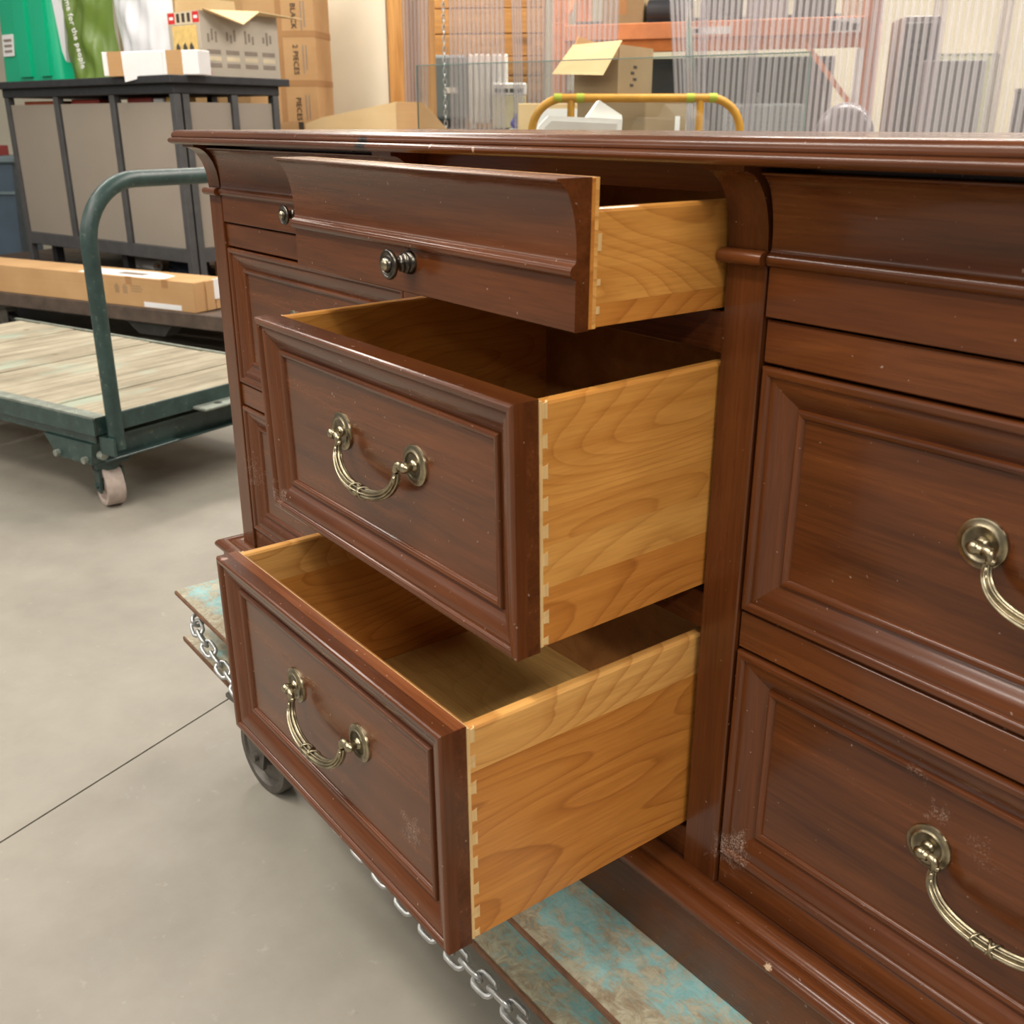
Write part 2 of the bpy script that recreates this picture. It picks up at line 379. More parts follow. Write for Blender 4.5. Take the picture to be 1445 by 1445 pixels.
def _knob():
    pr = [(0, -.0300), (.0030, -.0298), (.0056, -.0286), (.0072, -.0262), (.0074, -.0245), (.0088, -.0240), (.0104, -.0246), (.0112, -.0254), (.0128, -.0252), (.0137, -.0242), (.0139, -.0226), (.0130, -.0212), (.0080, -.0190), (.0058, -.0170),
          (.0052, -.0140), (.0062, -.0118), (.0078, -.0108), (.0080, -.0098), (.0070, -.0088), (.0078, -.0075), (.0094, -.0066), (.0096, -.0054), (.0088, -.0046), (.0104, -.0032), (.0110, 0), (0, 0)]
    return MB().lathe(pr, 32, axis=1).mesh('knob', 'dark_pewter', 40)
KNOB = _knob()
KTIP = MB().lathe([(0, -.0304), (.0030, -.0302), (.0054, -.0289), (.0066, -.0268), (.0060, -.0262), (0, -.0262)], 24, axis=1).mesh('knob_centre', 'antique_brass', 50)

def side_boards(par, sx, w, y0, y1, z0, z1, cuts, mats):
    """glued-up drawer sides, board by board, on both flanks"""
    t = .0125
    ed = [z0]+[z0+(z1-z0)*c for c in cuts]+[z1]
    for x0, x1 in ((sx-t, sx), (-sx, -sx+t)):
        for i, mt in enumerate(mats):
            a, b = ed[i], ed[i+1]
            if i == len(mats)-1:
                m = MB().prism([(x0, a), (x1, a), (x1, b-.003), (x1-.0012, b-.0008), (x1-.003, b), (x0+.003, b), (x0+.0012, b-.0008), (x0, b-.003)], 1, y0, y1)
            else: m = MB().box(x0, x1, y0, y1, a, b-.0001)
            o = m.build('side_board', mt, par, None)
def box_of(par, w, y0, y1, z0, z1, floor_mat='drawer_plywood', back_drop=0.0):
    hx = w/2
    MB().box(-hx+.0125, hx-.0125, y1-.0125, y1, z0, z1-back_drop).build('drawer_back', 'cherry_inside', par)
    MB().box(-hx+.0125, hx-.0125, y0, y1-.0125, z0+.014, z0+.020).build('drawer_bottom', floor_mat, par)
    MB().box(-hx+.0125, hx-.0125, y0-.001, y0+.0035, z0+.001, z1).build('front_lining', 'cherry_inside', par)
def dovetails(par, sx, h0, h1, n, y0, deep=.0052, strip=.0026, first=.06):
    MB().box(-sx+.0002, sx-.0002, y0-.0002, y0+strip, h0, h1-.0004).build('front_core', 'maple_core', par)
    rng = random.Random(n); H = h1-h0; step = H/(n-.55)
    for i in range(n):
        c = h0+step*(i+.12)+(rng.random()-.5)*.003; hh = step*.27
        z0, z1 = max(h0+.0005, c-hh), min(h1-.0005, c+hh)
        if i == n-1: z0, z1 = h1-step*.62, h1-.0006
        ya, yb = y0+strip-.0003, y0+strip+deep*(.9+.2*rng.random())
        fl = .0016
        for sg in (1, -1):
            x0 = sg*(sx-.004); x1 = sg*(sx+.00035)
            pts = [(ya, z0+fl), (yb-.0012, z0+fl*.7), (yb, z0), (yb, z1), (yb-.0012, z1-fl*.7), (ya, z1-fl)]
            MB().prism(pts, 0, min(x0, x1), max(x0, x1)).build('dovetail_pin', 'maple_core', par)
SHAKE = random.Random(3)
def panel_drawer(xc, w, z0, z1, y=0., rot=(0, 0, 0), opened=None, label=None):
    h = z1-z0
    d = MB().box(-w/2, w/2, .0138, .0268, 0, h).build('drawer', 'mahogany_grain_x', dresser, None, (xc, FP-y, z0), rot)
    if label: d['label'] = label
    frame_rails(d, w, h)
    if opened and opened.get('worn'): MB().box(-w/2+.0005, w/2-.0005, .0150, .0267, h-.002, h+.0003).build('worn_top_edge', 'worn_mahogany', d)  # paler raw wood strip, with its light reflection put into the colour
    handle(d, h/2+.0165)
    if opened:
        sx = w/2+.0012; ys = .0268
        dovetails(d, sx, .005, h-.0015, opened['n'], ys)
        side_boards(d, sx, w, ys+.0026, .415, .0055, h-.0022, opened['cuts'], opened['mats'])
        box_of(d, 2*sx, ys+.0026, .415, .0055, h-.0040, back_drop=.004)
    return d
def cove_drawer(xc, w, y=0., rot=(0, 0, 0), opened=None, label=None):
    z0 = Z1B; zt = ZSB-.0045; H = zt-z0; zb = ZBEAD-z0
    pr = [(.014, 0), (.0004, 0), (0, .0006), (0, zb-.006)]
    pr += [(-.0005-.0052*math.cos(R(t)), zb+.0055*math.sin(R(t))) for t in (-65, -40, -15, 10, 35, 60, 80)]
    pr += [(-.0004, zb+.0066), (.0002, zb+.010)]
    c0 = zb+.012; c1 = H-.0022
    for i in range(1, 15):
        a = R(86*i/14); pr.append((.0002-.0200*(1-math.cos(a))/(1-math.cos(R(86))), c0+(c1-c0)*math.sin(a)/math.sin(R(86))))
    pr += [(-.0204, H-.0010), (-.0198, H-.0002), (-.0190, H), (.014, H)]
    d = MB().prism(pr, 0, -w/2, w/2).build('drawer', 'mahogany_grain_x', dresser, 32, (xc, FP-y, z0), rot)
    if label: d['label'] = label
    link('knob', KNOB, d, (0, 0, .0285)); link('knob_centre', KTIP, d, (0, 0, .0285))
    if opened:
        sx = w/2-.0004
        MB().box(-w/2+.0002, w/2-.0002, .0138, .0180, .001, H-.0008).build('front_core', 'cherry_russet', d)
        MB().box(-w/2, w/2, .0178, .0215, .001, H-.0002).build('front_backing', 'cherry_pale', d)
        hs = .0915
        for zz, hh in ((.060, .013), (.012, .006), (.034, .005)):
            MB().box(sx-.004, sx+.0006, .0215, .0252, zz, zz+hh).build('dovetail_pin', 'maple_core', d)
        side_boards(d, sx, w, .0215, .415, .002, hs, opened['cuts'], opened['mats'])
        box_of(d, 2*sx, .0215, .415, .002, hs, back_drop=.006)
    return d
gap = .0024
for a, b in ((XL1, XM0), (XC1, XR0)):
    xc, w = (a+b)/2, b-a-2*gap
    cove_drawer(xc, w); panel_drawer(xc, w, Z2B, Z2T); panel_drawer(xc, w, Z3B, Z3T)
cw = .4665
cove_drawer(.8345, .4675, .1650, (R(.2), R(.48), 0), dict(cuts=[.20], mats=['cherry_russet', 'cherry_amber']), 'pulled-out cove-fronted top drawer with a round knob')
panel_drawer(.8333, .4680, .4084, .6296, .2195, (R(1.26), R(.1), R(-.44)), dict(n=9, cuts=[.25, .43, .79], mats=['cherry_russet', 'cherry_honey', 'cherry_amber', 'cherry_amber']), 'pulled-out middle drawer with dovetailed sides')
panel_drawer(.8278, .4715, .1338, .3610, .2920, (R(.4), R(-.27), R(-.54)), dict(n=9, worn=True, cuts=[.80], mats=['cherry_russet', 'cherry_pale']), 'furthest pulled-out bottom drawer with dovetailed sides')

# ------------------------------------------------------------------ room shell
FZ = -.30
HR = -YAW                                   # the hall's grid stands turned against the dresser
def hall(u, v, z=FZ):
    return Vector((CAM.x+u*math.cos(HR)-v*math.sin(HR), CAM.y+u*math.sin(HR)+v*math.cos(HR), z))
a = N('concrete'); v = a.coord((1, 1, 1))
c = a.ramp(a.noise(v, 1.1, 6, .6, .4), [(.3, (.235, .215, .178)), (.55, (.295, .272, .228)), (.75, (.335, .312, .265))])
c = a.mix(.5, c, a.ramp(a.noise(v, 7, 6, .7), [(.3, (.74, .74, .74)), (.65, (1, 1, 1))]), 'MULTIPLY')
c = a.mix(a.mrange(a.noise(v, 45, 3, .6), .66, .74, 0, .35), c, (.40, .37, .31, 1))
c = a.mix(a.mrange(a.noise(v, 120, 2, .6), .72, .78, 0, .35), c, (.12, .105, .085, 1))
c = a.mix(a.mrange(a.noise(a.coord((1, 1, 1), loc=(4, 2, 0)), 2.3, 3, .5), .62, .75, 0, .25), c, (.20, .165, .12, 1))
a.base(c); a.rough(a.mrange(a.noise(v, 5, 4), .3, .7, .42, .62)); a.bump(a.noise(v, 60, 4), .12, .001); M['concrete'] = a.m
plain('joint_dirt', (.06, .05, .04, 1), .9)
def cut(poly, p, n):
    out = []
    for i in range(len(poly)):
        a, b = poly[i], poly[(i+1) % len(poly)]
        da = (a[0]-p[0])*n[0]+(a[1]-p[1])*n[1]; db = (b[0]-p[0])*n[0]+(b[1]-p[1])*n[1]
        if da >= 0: out.append(a)
        if da*db < 0: t = da/(da-db); out.append((a[0]+(b[0]-a[0])*t, a[1]+(b[1]-a[1])*t))
    return out
big = [(-16, -9), (9, -9), (9, 15), (-16, 15)]
floor = tag(MB().box(-16, 9, -9, 15, FZ-.12, FZ-.006).build('floor', 'joint_dirt'), kind='structure')
for sg in (1, -1):
    n = (.924*sg, .382*sg); p = (.024+n[0]*.0022, -.506+n[1]*.0022)
    MB().prism(cut(big, p, n), 2, FZ-.006, FZ).build('floor_slab', 'concrete', floor)
plain('cream_wall', srgb(236, 228, 206), .7, 0, .05, 2, bumps=.05); plain('pale_wall', srgb(226, 220, 190), .75, 0, .05, 2)
def pine(name, lo, hi, axis, rough=.55):
    a = N(name); q = [30.]*3; q[axis] = 1.5
    g = a.noise(a.coord(tuple(q)), 1, 5, .6, .6); c = a.ramp(g, [(.3, lo), (.7, hi)])
    q = [5.]*3; q[axis] = 2.; k = a.noise(a.coord(tuple(q)), 1, 1)
    c = a.mix(a.mrange(k, .70, .78, 0, .7), c, tuple(x*.35 for x in lo[:3])+(1,)); a.base(c); a.rough(rough); M[name] = a.m
pine('jamb_pine', srgb(178, 122, 62), srgb(226, 172, 104), 2); pine('plank_pine', srgb(150, 104, 50), srgb(196, 146, 82), 0)
a = N('weathered_boards')
g = a.noise(a.coord((28, 1.6, 28)), 1, 6, .7, .4); c = a.ramp(g, [(.25, srgb(116, 107, 90)), (.5, srgb(158, 149, 128)), (.75, srgb(186, 178, 156))])
c = a.mix(.75, c, a.ramp(a.noise(a.coord(), 4, 5, .65), [(.3, (.62, .60, .56)), (.62, (1, 1, 1))]), 'MULTIPLY'); c = a.mix(a.mrange(a.noise(a.coord((2, 1, 1), loc=(3, 3, 0)), 2.2, 4), .56, .68, 0, .6), c, srgb(150, 172, 156))
c = a.mix(a.mrange(a.noise(a.coord((9, 9, 9)), 1, 1), .74, .78, 0, .8), c, srgb(96, 78, 54)); a.base(c); a.rough(.85); a.bump(g, .3, .002); M['weathered_boards'] = a.m
def wall(name, u0, v0, u1, v1, z1, th, mat, z0=FZ):
    p, q = hall(u0, v0), hall(u1, v1); d = q-p
    o = MB().box(0, d.length, 0, th, 0, z1-z0).build(name, mat, None, None, (p.x, p.y, z0), (0, 0, math.atan2(d.y, d.x)))
    return tag(o, kind='structure')
wall('wall_left', -5.8, 10.70, -.815, 7.28, 2.9, .14, 'cream_wall')
wall('wall_back', -6.5, 11.2, 9.5, 10.6, 3.4, .15, 'pale_wall')
wall('trim_1', -.80, 7.245, -.585, 7.10, 2.9, .16, 'jamb_pine')            # door jamb
wall('trim_2', -.70, 7.23, 4.0, 4.06, 2.9, .14, 'jamb_pine', 2.36)        # header over the strip curtain
# plank partition in the back room
pw = wall('wall_rear', -1.15, 9.15, .26, 8.95, 2.6, .05, 'plank_pine')
L = (hall(.26, 8.95)-hall(-1.15, 9.15)).length; z = 0.012; i = 0
while z < 2.85:
    h = .145+.02*((i*7) % 3); MB().box(.004, L-.004, -.022-.003*(i % 2), 0, z, z+h-.008, bev=.003).build('plank', 'plank_pine', pw); z += h; i += 1

# ------------------------------------------------------------------ blue steel truck under the dresser
a = N('worn_blue_paint'); v = a.coord()
n1 = a.noise(v, 9, 8, .72, .5); n2 = a.noise(v, 48, 6, .75, 1.2); n3 = a.noise(a.coord((6, 60, 60)), 1, 5, .7)
sep = a.n('ShaderNodeSeparateXYZ'); a.l(v, sep.inputs[0]); edge = a.mrange(sep.outputs[1], .0, .035, .10, 0)
blue = a.ramp(n2, [(.3, srgb(112, 158, 158)), (.5, srgb(140, 184, 184)), (.7, srgb(168, 200, 194))])
rust = a.ramp(n2, [(.3, srgb(116, 92, 68)), (.45, srgb(146, 130, 104)), (.6, srgb(172, 164, 140)), (.75, srgb(188, 184, 166))])
w = a.math('ADD', a.math('MULTIPLY', n1, .6), a.math('ADD', a.math('MULTIPLY', n2, .45), a.math('MULTIPLY', n3, .16)))
c = a.mix(a.mrange(a.math('ADD', w, a.math('ADD', edge, a.math('MULTIPLY', a.noise(a.coord((30, 90, 30), loc=(1, 5, 2)), 1, 5, .75, 1.5), .22))), .645, .745, 0, .95), blue, rust); a.base(c); a.rough(.55); a.bump(w, .25, .001); M['worn_blue_paint'] = a.m
plain('rust_edge', srgb(104, 72, 50), .8, 0, .35, 40, bumps=.3); plain('cast_iron', srgb(96, 92, 86), .55, .6, .3, 25)
plain('galvanized', srgb(188, 190, 190), .38, .85, .2, 60); plain('dark_iron', srgb(52, 52, 50), .6, .4, .3, 20); plain('black_rubber', srgb(34, 33, 32), .7)
truck = thing('platform_truck', 'blue rusty steel platform truck that carries the dresser', 'cart', (-.125, -.113, 0), R(-.8))
TL, TD = 2.0, .70
MB().box(0, TL, 0, TD, -.007, -.0002).build('deck_plate', 'worn_blue_paint', truck)
MB().box(.002, TL-.002, -.0035, .0, -.0075, -.0015).build('plate_edge', 'rust_edge', truck)
for y, s in ((0, 1), (TD, -1)):
    f = [(y+s*.004, -.1065), (y+s*.004, -.1000), (y+s*.062, -.0965), (y+s*.066, -.090), (y+s*.067, -.0075), (y+s*.074, -.0075), (y+s*.074, -.1065)]
    MB().prism(f, 0, .006, TL-.006).build('side_channel', 'worn_blue_paint', truck)
    MB().box(.004, TL-.004, y+(.001 if s > 0 else -.004), y+(.004 if s > 0 else -.001), -.1070, -.0985).build('channel_lip', 'rust_edge', truck)
for x in (.42, 1.2, 1.86): MB().box(x, x+.06, .075, TD-.075, -.09, -.0075).build('cross_member', 'worn_blue_paint', truck)
def caster(par, x, y, ztop, zf, rad, wid, ang, wheel_mat, fork_mat, hub='dark_iron', swivel=True):
    """x, y in the parent's frame; ang = direction of the axle"""
    ht = Matrix.Translation((x, y, 0)) @ Matrix.Rotation(ang, 4, 'Z'); zc = zf+rad
    m = MB().box(-.055, .055, -.05, .05, ztop-.010, ztop, ht, .002)
    m.cyl(ht @ Vector((0, 0, ztop-.034)), ht @ Vector((0, 0, ztop-.010)), .040, 20)
    for s in (-1, 1):
        x0 = s*(wid/2+.006); m.prism([(-.034, ztop-.034), (.034, ztop-.034), (.030, zc+.02), (.018, zc-.022), (-.018, zc-.022), (-.030, zc+.02)], 0, x0-.004, x0+.004, ht)
    m.box(-wid/2-.010, wid/2+.010, -.034, .034, ztop-.042, ztop-.033, ht)
    m.cyl(ht @ Vector((-wid/2-.018, 0, zc)), ht @ Vector((wid/2+.018, 0, zc)), .009, 10)
    c = m.build('caster', fork_mat, par, 40)
    pr = [(.012, -wid/2*.8), (rad*.3, -wid/2*.86), (rad*.34, -wid/2*.5), (rad*.74, -wid/2*.5), (rad*.80, -wid/2), (rad*.96, -wid/2), (rad, -wid/2*.82), (rad, wid/2*.82), (rad*.96, wid/2), (rad*.80, wid/2), (rad*.74, wid/2*.5), (rad*.34, wid/2*.5), (rad*.3, wid/2*.86), (.012, wid/2*.8)]
    MB().lathe(pr, 36, ht @ Matrix.Translation((0, 0, zc)), 0).build('wheel', wheel_mat, c, 40)
    return c
for x in (.282, 1.72):
    for y in (.050, TD-.050): caster(truck, x, y, -.1065, FZ, .077, .045, PI/2+R(6), 'cast_iron', 'cast_iron')
# chain along the truck's side, link by link
chain = thing('chain', 'galvanized steel chain drooping along the front side of the blue truck', 'chain', (-.095, -.1235, -.055))
def link_mesh(pitch, wire, wide, name, seg=8, nn=20):
    a = (pitch+2*wire)/2*1.0; m = MB(); hl = pitch/2-wide/2+wire*1.0
    pth = []
    for i in range(nn):
        t = 2*PI*i/nn; x, y = math.cos(t)*wide/2, math.sin(t)*wide/2
        pth.append((x, 0, y+math.copysign(max(hl, .0001), y) if abs(y) > 1e-9 else y))
    return m.tube(pth, wire, seg, True).mesh(name, 'galvanized', 60)
LK = link_mesh(.031, .0037, .0200, 'chain_link')
def catenary(n, f):
    return [Vector(f(i/n)) for i in range(n+1)]
def chain_along(pts, par, lk, pitch):
    acc = 0; i = 0; pos = []; want = 0
    for a, b in zip(pts, pts[1:]):
        L = (b-a).length
        while want <= acc+L: pos.append((a+(b-a)*((want-acc)/L), (b-a).normalized())); want += pitch
        acc += L
    for k, (p, t) in enumerate(pos):
        q = t.to_track_quat('Z', 'Y'); e = (q @ Euler((0, 0, PI/2*(k % 2)+.5)).to_quaternion()).to_euler()
        link('chain_link', lk, par, p, e)
HANG = [(-.090, -.030, -.016), (-.05, -.075, -.026), (-.016, -.118, -.034), (.14, -.121, -.076), (.33, -.122, -.112), (.52, -.1225, -.138), (.64, -.124, -.147), (.76, -.126, -.150), (.89, -.128, -.141), (1.05, -.131, -.122), (1.3, -.134, -.08), (1.56, -.138, -.03)]
def smooth(P, n=14):
    out = []
    for i in range(len(P)-1):
        a, b, c, d = (Vector(P[max(0, min(len(P)-1, i+k))]) for k in (-1, 0, 1, 2))
        for q in range(n):
            t = q/n; out.append(.5*((2*b)+(c-a)*t+(2*a-5*b+4*c-d)*t*t+(3*b-a-3*c+d)*t**3))
    return out+[Vector(P[-1])]
chain_along([p-Vector((-.095, -.1235, -.055)) for p in smooth(HANG)], chain, LK, .0305)
MB().cyl((.005, .110, .039), (.005, .086, .039), .006, 10).build('eye_bolt', 'galvanized', chain)

# ------------------------------------------------------------------ green cart
a = N('worn_green_paint'); v = a.coord(); n1 = a.noise(v, 14, 6, .7); n2 = a.noise(v, 55, 5, .7)
c = a.ramp(n1, [(.3, srgb(28, 48, 46)), (.6, srgb(46, 70, 66))]); c = a.mix(a.mrange(n2, .60, .70, 0, .6), c, srgb(112, 120, 108)); c = a.mix(a.mrange(n1, .62, .7, 0, .5), c, srgb(86, 78, 66))
a.base(c); a.rough(.42); a.b.inputs['Specular IOR Level'].default_value = .6; M['worn_green_paint'] = a.m
plain('worn_edge_metal', srgb(132, 138, 128), .55, .3, .3, 20); plain('pink_wheel', srgb(176, 160, 150), .75, 0, .2, 30, bumps=.2)
cart = thing('flatbed_cart', 'green cart with bare wooden deck boards and a bent pipe handle', 'cart', (-1.405, .12, 0), math.atan2(.328, .945))
CW, CL = .86, 1.75; X = -.012; rng = random.Random(5)
for i, w in enumerate((.248, .252, .30, .235, .262, .25, .15)):
    MB().box(X-w+.006, X-.004, .040, CW-.012, -.026, .008+.002*(i % 2), bev=.003).build('deck_board', 'weathered_boards', cart)
    X -= w
for y0, y1 in ((0., .042), (CW-.014, CW)):
    MB().box(-CL, 0, y0, y1, .010, .0145).box(-CL, 0, y0 if y0 == 0 else y1-.008, .008 if y0 == 0 else y1, -.040, .010).build('edge_angle', 'worn_edge_metal', cart)
MB().box(-.012, 0, .0, CW, -.040, .0125).build('end_strip', 'worn_green_paint', cart)
MB().box(-CL, -.002, -.004, .0, -.042, .008).build('side_board', 'worn_green_paint', cart)
MB().box(-CL, -.03, .012, .06, -.076, -.042, bev=.004).box(-CL, -.03, CW-.06, CW-.012, -.076, -.042).build('side_rail', 'worn_green_paint', cart)
for k in range(6):
    MB().lathe([(0, .0175), (.006, .017), (.009, .0145)], 10, Matrix.Translation((-.11-k*.14, .02, 0))).build('rivet', 'worn_edge_metal', cart)
m = MB().box(-.115, -.02, .03, CW-.03, -.064, -.058).box(-.050, -.042, .03, CW-.03, -.128, -.060).box(-.115, -.012, .03, CW-.03, -.134, -.127, bev=.002)
m.build('end_channel', 'worn_green_paint', cart)
MB().prism([(-.28, -.076), (-.04, -.076), (-.055, -.142), (-.225, -.142)], 1, .004, .075).build('corner_bracket', 'worn_green_paint', cart)
for x in (-.215, -.075): MB().cyl((x, .004, -.128), (x, -.010, -.128), .011, 8).build('bolt', 'worn_edge_metal', cart)
MB().cyl((-.045, .03, -.115), (-.020, .03, -.115), .013, 8).build('bolt', 'worn_edge_metal', cart)
m = MB().box(-.03, .06, .36, .70, -.040, -.030, bev=.003); m.build('tow_plate', 'worn_edge_metal', cart)
for y in (.44, .58): MB().lathe([(0, -.0295), (.014, -.0298)], 14, Matrix.Translation((.03, y, 0))).build('bolt_hole', 'dark_iron', cart)
caster(cart, -.095, .085, -.142, FZ, .068, .056, R(71), 'pink_wheel', 'worn_green_paint')
caster(cart, -.095, CW-.085, -.142, FZ, .068, .056, R(80), 'pink_wheel', 'dark_iron')
for y in (.085, CW-.085): caster(cart, -CL+.12, y, -.142, FZ, .068, .056, R(80), 'pink_wheel', 'worn_green_paint')
hp = [(.030, .045, -.085), (.030, .045, .50)]+[(.030, .045+.175+p, .505+q) for p, q in [(.175*math.cos(R(180-9*i)), .175*math.sin(R(180-9*i))) for i in range(11)]]
hp += [(.030, CW-.045-.175, .68)]+[(.030, CW-.045-.175+.175*math.cos(R(90-9*i)), .505+.175*math.sin(R(90-9*i))) for i in range(1, 11)]+[(.030, CW-.045, -.085)]
MB().tube(hp, .0237, 16).build('handle', 'worn_green_paint', cart, 50)
for y in (.045, CW-.045):
    MB().box(.000, .062, y-.036, y-.028, -.098, -.045).box(-.004, .004, y-.036, y+.036, -.098, -.045).build('handle_socket', 'worn_green_paint', cart)

# ------------------------------------------------------------------ dark truck with the long carton and the grey bar cabinet
plain('old_dark_wood', srgb(84, 70, 60), .6, 0, .35, 12, bumps=.1)
t2 = thing('wooden_truck', 'low dark wooden truck under the long carton and grey cabinet', 'cart', (-2.905, 1.106, 0), R(23.8))
for i in range(9):
    MB().box(-3.0, .30, .05+i*.17, .215+i*.17, -.03, 0, bev=.003).build('deck_board', 'old_dark_wood', t2)
MB().box(-3.02, .32, -.004, .048, -.068, .002, bev=.004).build('edge_beam', 'old_dark_wood', t2)
MB().box(-3.02, .32, 1.585, 1.63, -.068, .002, bev=.004).build('edge_beam', 'old_dark_wood', t2)
for x in (-3.0, .26): MB().box(x, x+.05, .048, 1.585, -.068, -.03).build('end_beam', 'old_dark_wood', t2)
MB().prism([(-.62, -.068), (-.30, -.068), (-.36, -.13), (-.53, -.13)], 1, .02, .10).build('bracket', 'dark_iron', t2)
for x, y in ((-1.62, .10), (.16, .10), (-2.7, .10), (-1.62, 1.4), (.16, 1.4)): caster(t2, x, y, -.068, FZ, .085, .05, R(95), 'dark_iron', 'cast_iron')
def cardboard(name, lo, hi):
    a = N(name); v = a.coord(); n1 = a.noise(v, 3, 4); n2 = a.noise(a.coord((1, 90, 90)), 1, 2)
    c = a.mix(a.mrange(n1, .3, .7), lo, hi); c = a.mix(.12, c, a.ramp(n2, [(.35, (.7, .7, .7)), (.65, (1, 1, 1))]), 'MULTIPLY'); a.base(c); a.rough(.8); M[name] = a.m
cardboard('kraft_card', srgb(188, 146, 98), srgb(204, 164, 116)); cardboard('light_card', srgb(214, 182, 132), srgb(226, 198, 150)); cardboard('dull_card', srgb(150, 126, 92), srgb(170, 146, 110))
cardboard('brown_tape', srgb(170, 126, 80), srgb(180, 136, 90)); plain('white_paper', srgb(238, 238, 238), .55, 0, .03); plain('print_ink', srgb(66, 54, 46), .7); plain('grey_print', srgb(140, 128, 116), .7); plain('pale_print', srgb(168, 136, 98), .7)
lc = thing('long_carton', 'long brown cardboard carton with white paper label on the dark truck', 'carton', tuple(Vector((-2.905, 1.106, .002))+Matrix.Rotation(R(23.8), 3, 'Z') @ Vector((-.125, .006, 0))), R(23.8))
MB().box(-2.3, 0, 0, .21, 0, .142, bev=.003).build('body', 'kraft_card', lc)
MB().prism([(-.78, .012), (-.26, .004), (-.20, .022), (-.23, .12), (-.40, .17), (-.80, .15)], 2, .142, .1435).build('shipping_label', 'white_paper', lc)
MB().box(-.56, -.38, .05, .11, .1434, .1440).build('label_print', 'grey_print', lc)
MB().box(-.33, -.085, -.0012, 0, .006, .030).build('paper_strip', 'white_paper', lc)
for x in (-.44, -.20): MB().box(x, x+.04, -.0010, 0, .105, .1422).box(x, x+.04, -.001, .03, .142, .1428).build('tape', 'brown_tape', lc)
for y0, y1, x in ((.004, .060, .004), (.075, .125, .007), (.135, .200, .004)): MB().box(0, x, y0, y1, .004, .138).build('end_flap', 'kraft_card', lc)
MB().box(.0, .009, .125, .205, .05, .1425).build('end_tape', 'white_paper', lc)
for k in range(2):
    x = -.52+k*.055; MB().prism([(x, .060), (x+.03, .060), (x+.03, .088), (x+.036, .088), (x+.015, .108), (x-.006, .088), (x, .088)], 1, -.0006, 0).build('printed_arrow', 'pale_print', lc)
for k in range(3): MB().box(-.41, -.34+.01*(k % 2), -.0006, 0, .072+.012*k, .079+.012*k).build('printed_line', 'pale_print', lc)

plain('charcoal_metal', srgb(86, 86, 87), .5, .25, .15, 14); plain('black_slab', srgb(46, 47, 50), .45, 0, .2, 20)
a = N('woven_panel'); v = a.coord((420, 420, 420)); ck = a.n('ShaderNodeTexChecker'); a.l(v, ck.inputs[0]); ck.inputs['Scale'].default_value = 1
c = a.mix(ck.outputs[1], srgb(148, 138, 126), srgb(166, 156, 142)); c = a.mix(.5, c, a.ramp(a.noise(a.coord(), 3, 4), [(.3, (.86, .86, .86)), (.7, (1, 1, 1))]), 'MULTIPLY'); a.base(c); a.rough(.75); M['woven_panel'] = a.m
cab = thing('bar_cabinet', 'charcoal metal bar cabinet with woven grey-beige panels and black top', 'cabinet', (-3.82, 1.37, 0.004), math.atan2(.255, .967))
BX, BY = -1.70, .68; ZB, ZTT = .122, .970
P_ = .030
for x in (BX, BX*2/3, BX/3, 0.):
    w = .042 if x in (BX, 0.) else .046
    x0 = min(max(x-w/2, BX), -w); MB().box(x0, x0+w, 0, .04, 0 if x in (BX, 0.) else ZB, ZTT, bev=.002).build('upright', 'charcoal_metal', cab)
    MB().box(x0, x0+w, BY-.04, BY, 0 if x in (BX, 0.) else ZB, ZTT).build('upright', 'charcoal_metal', cab)
MB().box(-.040, 0, .052, .092, 0., ZTT, bev=.002).build('upright', 'charcoal_metal', cab)
MB().box(-.040, 0, BY/2+.02, BY/2+.06, ZB, ZTT, bev=.002).build('upright', 'charcoal_metal', cab)
for y in (.002, BY-.042): MB().box(BX+.042, -.042, y, y+.036, ZB, ZB+.072, bev=.003).build('bottom_rail', 'charcoal_metal', cab)
for x in (BX+.002, -.038): MB().box(x, x+.036, .092, BY-.04, ZB, ZB+.072).build('bottom_rail', 'charcoal_metal', cab)
for i in range(3):
    a0 = BX+(-BX)*i/3; MB().box(a0+.03, a0-BX/3-.03, .014, .022, ZB+.072, .930, bev=.002).build('woven_panel', 'woven_panel', cab)
    MB().box(a0+.03, a0-BX/3-.03, BY-.022, BY-.014, ZB+.072, .930).build('woven_panel', 'woven_panel', cab)
for y0, y1 in ((.092, BY/2+.02), (BY/2+.06, BY-.04)): MB().box(-.024, -.016, y0, y1, ZB+.072, .930, bev=.002).build('woven_panel', 'woven_panel', cab)
MB().box(BX+.014, BX+.022, .05, BY-.04, ZB+.072, .930).build('woven_panel', 'woven_panel', cab)
MB().box(BX+.03, -.03, .03, BY-.03, .72, .735).build('shelf', 'black_slab', cab)
MB().box(BX-.005, .005, -.005, BY+.005, ZTT, 1.018, bev=.004).build('apron', 'black_slab', cab)
MB().box(BX-.05, .045, -.045, BY+.05, 1.018, 1.056, bev=.004).build('top_board', 'black_slab', cab)
for x in (-1.60, -.82): MB().box(x, x+.05, .10, .15, 0, ZB).build('foot', 'black_slab', cab)
CABM = Matrix.Translation((-3.82, 1.37, .004)) @ Matrix.Rotation(math.atan2(.255, .967), 4, 'Z'); CRZ = math.atan2(.255, .967)
def oncab(x, y, z=1.056): return tuple(CABM @ Vector((x, y, z)))
